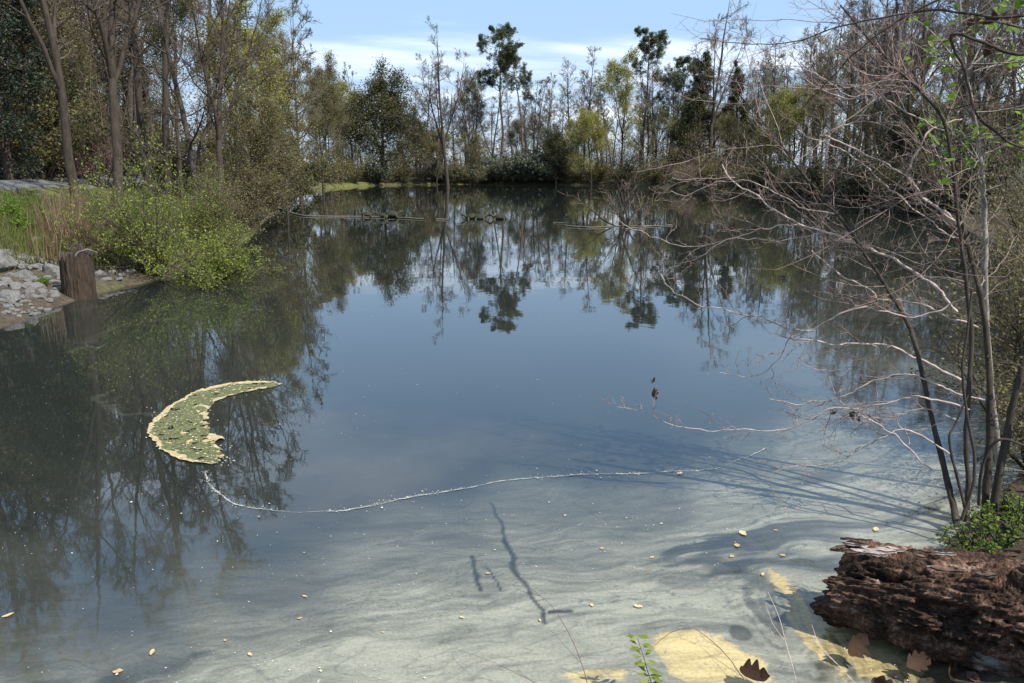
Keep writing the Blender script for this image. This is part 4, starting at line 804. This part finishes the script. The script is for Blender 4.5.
shrub = thing('bare_shrub', 'leafless many stemmed shrub reaching over the water at right', 'shrub', tuple(base)); off = np.array(base)
stems = [([(957, 526), (952, 500), (935, 430), (915, 345), (905, 318), (868, 258), (838, 215), (800, 170), (770, 130), (735, 90)], 4.55, 5.6, .021, .004), ([(966, 522), (968, 480), (966, 430), (972, 340), (968, 300), (958, 220), (946, 128), (920, 92), (898, 70), (870, 40), (840, 5)], 4.6, 4.9, .017, .005),
         ([(984, 520), (990, 430), (986, 330), (974, 270), (962, 220), (955, 180)], 4.7, 5.2, .024, .010), ([(992, 520), (1000, 470), (1014, 400), (1030, 330), (1045, 250), (1060, 150)], 4.6, 4.7, .026, .012), ([(962, 520), (975, 470), (968, 420), (962, 370), (968, 330), (972, 290)], 4.4, 4.5, .010, .006),
         ([(968, 516), (958, 480), (950, 440), (955, 425), (968, 395)], 4.5, 4.6, .010, .005), ([(978, 505), (984, 460), (1000, 440), (1024, 445)], 4.5, 4.4, .010, .007)]
SP = []
for i, (pts, a, b_, r0, r1) in enumerate(stems):
    P, r = traced(pts, a, b_, r0, r1, seed=i * 7); SP.append((P - off, r)); MB().tubes([(P - off, r)], sides=8, wob=.15).build('stem', M['bark_dark'], shrub)
arms = [([(958, 310), (930, 283), (900, 264), (870, 250), (845, 240), (820, 232), (790, 218), (762, 202), (735, 180), (722, 165)], 5.0, 5.9, .012, .004), ([(975, 328), (940, 314), (905, 300), (880, 297), (855, 283), (830, 265), (812, 250)], 5.0, 5.4, .008, .003),
        ([(978, 388), (945, 372), (915, 358), (890, 347), (840, 344), (800, 338), (790, 330), (760, 318), (720, 310), (690, 302), (668, 288), (660, 272)], 4.8, 5.7, .010, .003), ([(975, 292), (950, 304), (920, 316), (895, 314), (860, 308), (830, 318), (812, 330), (793, 330)], 4.8, 5.2, .006, .003),
        ([(793, 330), (785, 345), (770, 368), (745, 377), (720, 372)], 5.2, 5.5, .005, .002), ([(985, 402), (950, 390), (925, 380), (905, 374), (880, 378), (850, 393), (820, 402), (795, 403), (770, 398)], 4.7, 5.2, .008, .003), ([(968, 408), (930, 398), (905, 398), (880, 404), (860, 410), (830, 408), (800, 424), (770, 430), (730, 429), (690, 428), (660, 420), (640, 412), (618, 409)], 4.6, 5.3, .007, .002),
        ([(950, 455), (930, 440), (905, 430), (880, 438), (860, 450), (830, 464), (790, 468), (760, 480)], 4.6, 4.9, .007, .002), ([(958, 422), (930, 412), (900, 414), (870, 418), (850, 416)], 4.6, 4.9, .005, .002), ([(955, 238), (935, 222), (906, 205), (880, 180), (860, 163), (840, 150), (815, 138), (798, 128)], 5.2, 5.6, .006, .003),
        ([(962, 118), (945, 123), (927, 134), (918, 150), (911, 168), (911, 179), (925, 198), (945, 212), (958, 222)], 5.0, 5.05, .006, .008), ([(826, 135), (850, 122), (870, 105), (885, 90), (900, 75)], 5.2, 5.0, .004, .006), ([(955, 220), (940, 210), (920, 196), (906, 176), (880, 163), (840, 142), (820, 136)], 5.0, 5.3, .007, .004),
        ([(896, 72), (860, 95), (826, 92), (800, 75), (770, 55), (740, 38), (700, 42)], 4.9, 5.3, .004, .0015), ([(946, 128), (915, 120), (880, 98), (850, 95), (820, 78), (780, 48)], 4.9, 5.4, .005, .002), ([(735, 180), (715, 178), (695, 180), (672, 178)], 5.8, 6.0, .004, .0015), ([(800, 225), (770, 228), (740, 236), (690, 246), (650, 236), (618, 220)], 5.6, 6.2, .005, .002), ([(820, 232), (780, 240), (730, 240), (690, 260), (660, 272)], 5.5, 5.9, .004, .002),
        ([(840, 215), (800, 205), (770, 190), (745, 180), (720, 182), (690, 196), (672, 190)], 5.5, 6.0, .005, .002), ([(870, 345), (880, 352), (860, 362), (830, 372), (800, 365)], 4.9, 5.2, .004, .002), ([(930, 470), (900, 440), (880, 425), (862, 415)], 4.55, 4.7, .005, .004)]
AP = []
for i, (pts, a, b_, r0, r1) in enumerate(arms):
    P, r = traced(pts, a, b_, r0 * .85, r1 * 1.1, kink=.03, seed=100 + i * 5); AP.append((P - off, r)); MB().tubes([(P - off, r)], sides=6, wob=.4).build('branch', M['twig_pale'], shrub)
tw = []
for P, r in AP: sprays(P, r, shrub_rng, max(5, int(np.linalg.norm(np.diff(P, axis=0), axis=1).sum() / .13)), .18, .5, .0036, 2, .2, 1.0, .9, .03, tw)
for k, n_, a, b_ in ((0, 28, .2, .65), (1, 38, .2, .75), (2, 14, .2, .5)): sprays(*SP[k], shrub_rng, n_, a, b_, .0028, 2, .42, 1.0, 1.0, .05, tw)
# long whippy shoots through the crown
for k in range(46):
    P, r = SP[shrub_rng.integers(0, 3)]; p, d, rr = sub(P, r, shrub_rng.uniform(.5, .98)); dd = np.array([shrub_rng.normal(-.45, .6), shrub_rng.normal(.2, .5), shrub_rng.normal(.45, .45)])
    Q, qr = limb(shrub_rng, p, dd, shrub_rng.uniform(.7, 1.5), .003, .0012, 10, .12, .02); tw.append((Q, qr)); sprays(Q, qr, shrub_rng, 6, .12, .4, .0018, 1, .2, 1, .8, .02, tw)
MB().tubes(tw, sides=3).build('twigs', M['twig_mid'], shrub)
lv, lq = leaf_shape(5, 2, .6, .3)
def hang_leaf(p, s_, rot, mat='leaf_brown', parent=None, name='dead_leaf', col=.5, sd=5, ab=(2, .6, .3)):
    v, q = leaf_shape(sd, *ab); o = MB().add(v + np.array([.5, 0, 0]), quads=q, col=col).build(name, M[mat], parent); o.location = tuple(p); o.scale = (s_,) * 3; o.rotation_euler = rot; return o
for i, (px, py, Y, s_, rot, c) in enumerate([(651, 388, 5.35, .10, (.4, 1.35, .4), .4), (653, 384, 5.35, .05, (.2, -1.1, .2), .9), (838, 412, 4.85, .06, (.3, .7, 2.2), .6), (848, 412, 4.85, .075, (1, 1.0, .4), .3), (855, 414, 4.85, .06, (.2, 1.2, -.6), .8), (799, 230, 5.6, .05, (0, 1.4, 0), .1), (861, 66, 4.9, .05, (0, 1.2, 1), .1), (884, 25, 4.9, .06, (1, .9, .5), .1), (735, 60, 5.3, .05, (0, 1.2, 1), .1)]):
    hang_leaf(at_y(px, py, Y) - off, s_, rot, parent=shrub, col=c, sd=i)
# pale sapling with fresh leaves behind the shrub, and an oak limb from the right
sb = at_z(1000, 470, .2); sap = thing('sapling', 'slim pale barked sapling with fresh green leaves by the shrub', 'sapling', tuple(sb)); so_ = np.array(sb)
P, r = traced([(1000, 470), (992, 400), (986, 320), (985, 239), (983, 190), (979, 150), (973, 112), (967, 80), (962, 40), (958, -20)], sb[1], sb[1] - .15, .022, .009, seed=9); MB().tubes([(P - so_, r)], sides=8, wob=.2).build('trunk', M['bark_white'], sap)
rng = np.random.default_rng(77); brs = []; tips = []
for k in range(26):
    p, d, rr = sub(P - so_, r, rng.uniform(.38, .93)); Q, qr = limb(rng, p, np.array([rng.normal(.15, .75), rng.normal(-.1, .5), rng.uniform(-.1, .8)]), rng.uniform(.3, .75), .006, .002, 7, .14, .0); brs.append((Q, qr)); tips += [Q[3], Q[4], Q[5], Q[6]]
    for m in range(3): p, d, rr = sub(Q, qr, rng.uniform(.3, 1)); U, ur = limb(rng, p, d + perp(rng, d), .16, .002, .001, 4, .2); brs.append((U, ur)); tips += [U[2], U[3]]
tips = np.array(tips); b = MB().tubes(brs); b.leaves(jitter(rng, tips[rng.random(len(tips)) < .7], 2, .03), .05, rng, mi=1, aspect=1.5, fold=.08); b.build('crown', [M['bark_white'], M['leaf_fresh']], sap)
ob = at_z(1120, 500, .3); oak = thing('bare_tree', 'leafless oak at far right whose dark bent limb enters the upper right', 'tree', tuple(ob)); oo = np.array(ob)
PT, rT = traced([(1120, 500), (1110, 350), (1090, 200), (1085, 60), (1075, -120)], ob[1], ob[1] - .2, .034, .02, seed=3); MB().tubes([(PT - oo, rT)], sides=10, wob=.15).build('trunk', M['bark_dark'], oak)
lim = [([(1088, 60), (1050, 52), (1024, 54), (1000, 50), (980, 42), (960, 34), (951, 36), (953, 48), (962, 66), (970, 90), (975, 112), (990, 128), (1010, 142), (1040, 152)], .009, .006), ([(1080, -30), (1040, 10), (1000, 18), (970, 14), (930, 10), (880, 18), (840, 26), (800, 40), (750, 45), (700, 38)], .008, .002), ([(1086, 90), (1050, 78), (1020, 90), (990, 100), (950, 110)], .006, .003), ([(1075, -60), (1010, -20), (960, -10), (900, 20), (860, 50), (830, 80), (800, 110)], .007, .002), ([(1085, 20), (1040, 30), (990, 22), (965, 28), (945, 42)], .006, .002)]
tw2 = []
for i, (pts, a, b_) in enumerate(lim):
    P, r = traced(pts, ob[1] - .3, 4.6 if i in (1, 3) else 4.3, a, b_, kink=.01, seed=40 + i); MB().tubes([(P - oo, r)], sides=6, wob=.15).build('branch', M['bark_dark'], oak); sprays(P - oo, r, rng, 9, .2, .5, .0022, 1, .2, 1, .9, .02, tw2)
MB().tubes(tw2, sides=3).build('twigs', M['twig_red'], oak)
for i, (px, py, s_, rot, c) in enumerate([(985, 38, .085, (.5, 1.2, .4), .6), (990, 40, .09, (1.2, 1.3, 2), .2), (1004, 18, .11, (.3, .4, 2.9), .1), (1012, 12, .1, (.8, .6, 1), .3), (982, 22, .09, (.2, .3, 3), .05)]): hang_leaf(at_y(px, py, 4.4) - oo, s_, rot, parent=oak, col=c, sd=20 + i)
PROTO['vbush'] = bush(540, 2.6, 2.4, 26, 4, .036, 'leaf_olive', n2=10, n3=6, up=.04); PROTO['vbush2'] = bush(541, 1.9, 2.0, 20, 4, .034, 'leaf_olive', n2=10, n3=6, up=.02)
for kd, px, Y, h, lab in [('vbush', 1052, 6.6, .9, 'leafy green shrub at the right edge behind the bare shrub'), ('vbush2', 1030, 8.4, .8, 'small leaved olive shrub on the right bank beyond the bare shrub'), ('vbush', 1056, 10, .9, 'taller leafy green shrub farther along the right bank'), ('vbush2', 1015, 13, 1.0, 'olive shrub at the water on the right bank far behind the bare shrub'), ('vbush', 1010, 17, 1.2, 'leafy green shrub at the bend of the right bank'), ('vbush2', 1060, 5.6, .7, 'low olive shrub close to the right edge at the bank')]:
    x, y = far(px, Y)
    while sdist([x], [y])[0] < .1: x += .1
    t = thing('shrub', lab, 'shrub', (x, y, H1(x, y) - .02), rs.uniform(0, 6)); t.scale = (h,) * 3
    for me in PROTO[kd]: o = bpy.data.objects.new(me.name.split('.')[0], me); C.objects.link(o); o.parent = t

# ------------------------------------------------------------------ rotten log in the foreground
A0, A1 = at_z(816, 576, .20), at_z(1084, 634, .29); ax = A1 - A0; Ln = np.linalg.norm(ax); ax /= Ln; sd = np.cross(ax, [0, 0, 1]); sd /= np.linalg.norm(sd); up_ = np.cross(sd, ax)
nl, na = 420, 300; tl = np.linspace(0, 1, nl); th = np.linspace(0, 2 * math.pi, na, endpoint=False); TL, TH = np.meshgrid(tl, th, indexing='ij')
cx, cy = np.cos(TH), np.sin(TH); q1 = p3(cx * 2.2, cy * 2.2, TL * 2.0)
R0 = .215 + .075 * TL; rough = .16 * fbm(p3(cx * 1.3, cy * 1.3, TL * 1.6), 3, 1) ; fib = np.abs(fbm(p3(cx * 6 + 1.2 * fbm(p3(cx * 2, cy * 2, TL * 5), 3, 6), cy * 6, TL * 5.5), 5, 5, .62)); fib2 = fbm(p3(cx * 16, cy * 16, TL * 9), 4, 9, .65); pit = smooth(.08, .42, fbm(p3(cx * 2.6, cy * 2.6, TL * 4.2), 5, 15, .65))
stp = fbm(p3(cx * 5, cy * 5, TL * 3.2), 3, 19); stp = (np.floor(stp * 9) / 9 - stp) * .5
RR = R0 * (1 + rough - .26 * fib + .11 * fib2 - .34 * pit + .42 * stp)
endj = (.07 + .10 * fbm(p3(cx * 2.0, cy * 2.0), 3, 33) + .05 * fbm(p3(cx * 8, cy * 8), 3, 35) + .11 * smooth(-.1, 1, -cy * .6 + .2 * cx) * 0 + .12 * smooth(-.2, 1, cy) + .05 * smooth(0, -1, cy)) / Ln
TT = endj + TL * (1 - endj)
cen = A0 + ax * (TT * Ln)[..., None]; V = cen + sd * (RR * cx)[..., None] + up_ * (RR * cy * .92)[..., None]
ix = np.arange(nl * na).reshape(nl, na); i2 = np.roll(ix, -1, 1); qd = np.stack([ix[:-1], i2[:-1], i2[1:], ix[1:]], -1).reshape(-1, 4)
nc = 40; fc = np.linspace(1, 0, nc + 1)[1:]; cap = []
for f in fc:
    e = (V[0] - A0) * 1.0; rad = sd * (RR[0] * cx[0] * f)[:, None] + up_ * (RR[0] * cy[0] * .92 * f)[:, None]; dep = (endj[0] * Ln) * f + (1 - f) * .10 + .045 * fbm(p3(cx[0] * f * 9, cy[0] * f * 9, 3), 4, 44) * (1 - f ** 6)
    cap.append(A0 + ax * dep[:, None] + rad)
capv = np.concatenate([V[:1], np.array(cap)]); ic = np.arange((nc + 1) * na).reshape(nc + 1, na); ic2 = np.roll(ic, -1, 1)
M['log'] = None; lm, lnt, lb = new_mat('rotten_wood')
na1 = noise(lnt, 7, 8, .7, .6); na2 = noise(lnt, 60, 6, .75); nmix = mth(lnt, 'ADD', mth(lnt, 'MULTIPLY', na1, .62), mth(lnt, 'MULTIPLY', na2, .38))
lc_ = ramp(lnt, nmix, [(.39, (.011, .007, .005)), (.48, (.045, .025, .015)), (.55, (.14, .075, .046)), (.64, (.38, .27, .2))])
lnt.links.new(lc_, lb.inputs['Base Color']); lb.inputs['Roughness'].default_value = .85; lb.inputs['Specular IOR Level'].default_value = .25; bump(lnt, lb, na2, .9, .012)
lg_ = thing('rotten_log', 'big rotten brown log jutting over the scum in the right foreground', 'log', tuple(A1 - [0, 0, .26])); lo = np.array(lg_.location)
MB().add(V - lo, quads=qd).build('log_body', lm, lg_); MB().add(capv - lo, quads=np.stack([ic[:-1], ic[1:], ic2[1:], ic2[:-1]], -1).reshape(-1, 4)).build('broken_end', lm, lg_)
def sliver(tpos, ang, ln, wd, mat, seed, lift=.0, tilt=0.0):
    n, k = 26, 7; u = np.linspace(0, 1, n); s_ = np.linspace(-1, 1, k); w = wd * (np.minimum(1, np.minimum(u * 5, (1 - u) * 3)) + .12) * (1 + .3 * fbm(p3(u * 5, u * 0, seed), 3, seed))
    rr_ = (.215 + .075 * (tpos + u * ln / Ln)) * 1.0 + lift + tilt * u; aa = ang + s_[None] * (w / .19)[:, None]
    c = A0 + ax * ((tpos * Ln) + u * ln)[:, None]; v = c[:, None] + sd * (rr_[:, None] * np.cos(aa))[..., None] + up_ * (rr_[:, None] * np.sin(aa) * .92)[..., None]; v = v + up_ * (.006 * fbm(v * 30, 3, seed))[..., None]
    vb = v - up_ * .012; ii = np.arange(n * k).reshape(n, k); q = np.stack([ii[:-1, :-1], ii[:-1, 1:], ii[1:, 1:], ii[1:, :-1]], -1).reshape(-1, 4); m = n * k
    bd = np.concatenate([ii[0], ii[1:, -1], ii[-1, -2::-1], ii[-2:0:-1, 0]]); sq = np.stack([bd, np.roll(bd, -1), np.roll(bd, -1) + m, bd + m], -1)
    return MB().add(np.concatenate([v.reshape(-1, 3), vb.reshape(-1, 3)]) - lo, quads=np.concatenate([q, q[:, ::-1] + m, sq])).build('wood_splinter', mat, lg_)
M['splinter'] = bark_mat('splinter', (.15, .115, .095), (.48, .4, .35), 22, (1, 1, 1), .6, .006); M['splinter_b'] = bark_mat('splinter_b', (.035, .021, .014), (.2, .135, .095), 22, (1, 1, 1), .8, .008)
sliver(.19, 1.62, .16, .02, M['splinter'], 1, -.012); sliver(.27, 1.8, .10, .012, M['splinter'], 2, -.01)
rl2 = random.Random(4)
for k in range(130): sliver(rl2.uniform(.02, .9), rl2.uniform(1.2, 4.2) if k % 3 else rl2.uniform(2.4, 3.6), rl2.uniform(.04, .17), rl2.uniform(.003, .011), M['splinter_b'] if rl2.random() < .85 else M['splinter'], 10 + k, rl2.uniform(-.03, .004), rl2.uniform(-.01, .022))
# ------------------------------------------------------------------ small things at the near edge
put_rock(1006, 655, 62, 'brown grey rock under the rotten log at lower right', k=3, z=.16)
rng = np.random.default_rng(55); G_ = []
bx = scatter(57, 900, lambda r: (r.uniform(1.9, 4.6), r.uniform(2.2, 6.0)), lambda x, y: sdist(x, y) > .03)
bz = hgt(bx[:, 0], bx[:, 1]) + .012
tag(MB().leaves(np.stack([bx[:, 0], bx[:, 1], bz], 1), .07, rng, aspect=1.7, nrm=np.array([0, 0, 1.]), spread=.45, fold=.1).build('leaf_litter', M['leaf_brown']), 'brown dead leaf litter on the near right bank', 'leaf litter', None, 'stuff')
PROTO['seedling'] = bush(550, .16, .3, 5, 1, .024, 'leaf_fresh', n2=5, n3=3, sr=.004)
for px, py, s_ in [(962, 545, 1.2), (975, 540, 1.3), (990, 535, 1.2), (1005, 530, 1.3), (968, 535, 1.0), (985, 548, 1.2), (1000, 545, 1.2), (1015, 540, 1.3), (1018, 520, 1.2), (955, 548, .9), (980, 528, 1), (1022, 530, 1.2), (995, 522, 1.0), (1008, 512, 1.2)]:
    p = at_z(px, py, .12); t = thing('seedling', 'fresh green seedling between the rotten log and bare shrub', 'plant', (p[0], p[1], max(.02, H1(p[0], p[1])) - .01), rs.uniform(0, 6), 'green seedlings on the near bank'); t.scale = (s_ * .72,) * 3
    for me in PROTO['seedling']: o = bpy.data.objects.new(me.name.split('.')[0], me); C.objects.link(o); o.parent = t
# leafy sprig
Y0 = 2.95; P, r = traced([(662, 720), (654, 690), (646, 665), (637, 637)], Y0, Y0 + .05, .0028, .0012, n=22, kink=.002); spg = thing('leafy_sprig', 'small upright sprig with paired narrow green leaves at bottom edge', 'plant', tuple(P[0])); 
MB().tubes([(P - P[0], r)]).build('stem', M['bark_brown'], spg); b = MB(); rng = np.random.default_rng(8)
cc, dd = [], []
for i in range(3, 22):
    for s_ in (-1, 1):
        d = np.array([s_ * 1.0, rng.normal() * .5, rng.uniform(-.05, .5)]); cc.append(P[i] - P[0] + d * .026); dd.append(d * 4)
b.leaves(np.array(cc), .047, rng, aspect=2.8, dirs=np.array(dd), fold=.08, nrm=np.array([0, -.5, .8]), spread=.35); b.build('leaves', M['leaf_green'], spg)
def stalk(pts, Y0, Y1, r0, r1, lab, mat, side=()):
    P, r = traced(pts, Y0, Y1, r0, r1, kink=.004, seed=int(pts[0][0])); pl = [(P, r)]
    for s_ in side: Q, q = traced(s_, Y0 + .05, Y1, r1 * 1.1, r1 * .6, kink=.003); pl.append((Q, q))
    return tag(MB().tubes(pl).build('dry_stalk', M[mat]), lab, 'stalk')
stalk([(592, 700), (582, 665), (571, 638), (556, 612), (538, 594), (515, 578)], 2.9, 3.15, .0026, .0010, 'thin curved dry stalk rising from the bottom edge, centre', 'twig_red', [[(578, 660), (560, 640), (548, 628)], [(540, 596), (520, 590), (512, 584)]])
stalk([(545, 700), (520, 676), (482, 664)], 2.9, 3.0, .002, .001, 'short dry stem lying low at the bottom edge left of centre', 'twig_pale')
stalk([(745, 680), (722, 650), (700, 632), (690, 628), (672, 632), (655, 645)], 2.95, 3.1, .002, .001, 'reddish arching stem over the yellow pollen patch', 'twig_red', [[(722, 650), (706, 640), (700, 634)], [(690, 628), (684, 622), (678, 624)]])
stalk([(800, 700), (788, 650), (778, 615), (768, 592)], 2.95, 3.2, .0024, .0012, 'pale dry stalk leaning over the dark swirl', 'twig_pale', [[(784, 640), (772, 622), (765, 600)], [(790, 660), (776, 640), (770, 628)]])
stalk([(862, 690), (838, 665), (820, 645), (812, 625)], 2.95, 3.15, .0022, .0011, 'pale dry stalk crossing the yellow scum below the log', 'twig_pale', [[(838, 665), (826, 655), (818, 652)]])
for i, (px, py, s_, rot, c, lab) in enumerate([(738, 672, .13, (.5, .15, -.2), .0, 'dark red brown curled leaf at bottom edge on pollen patch'), (846, 655, .13, (.9, -.55, .5), .4, 'large curled brown oak leaf standing under the log end'), (905, 668, .12, (.7, -.3, .2), .7, 'pale folded oak leaf close under the rotten log'), (872, 679, .12, (1.0, .3, -.7), .6, 'small crumpled brown leaf at bottom edge below the log'), (945, 680, .14, (.4, .3, .4), .25, 'brown leaf lying under the log beside the rock')]):
    p = at_z(px, py, .06); o = hang_leaf(p, s_, rot, col=c, sd=30 + i, ab=(3, .75, .3)); tag(o, lab, 'leaf')
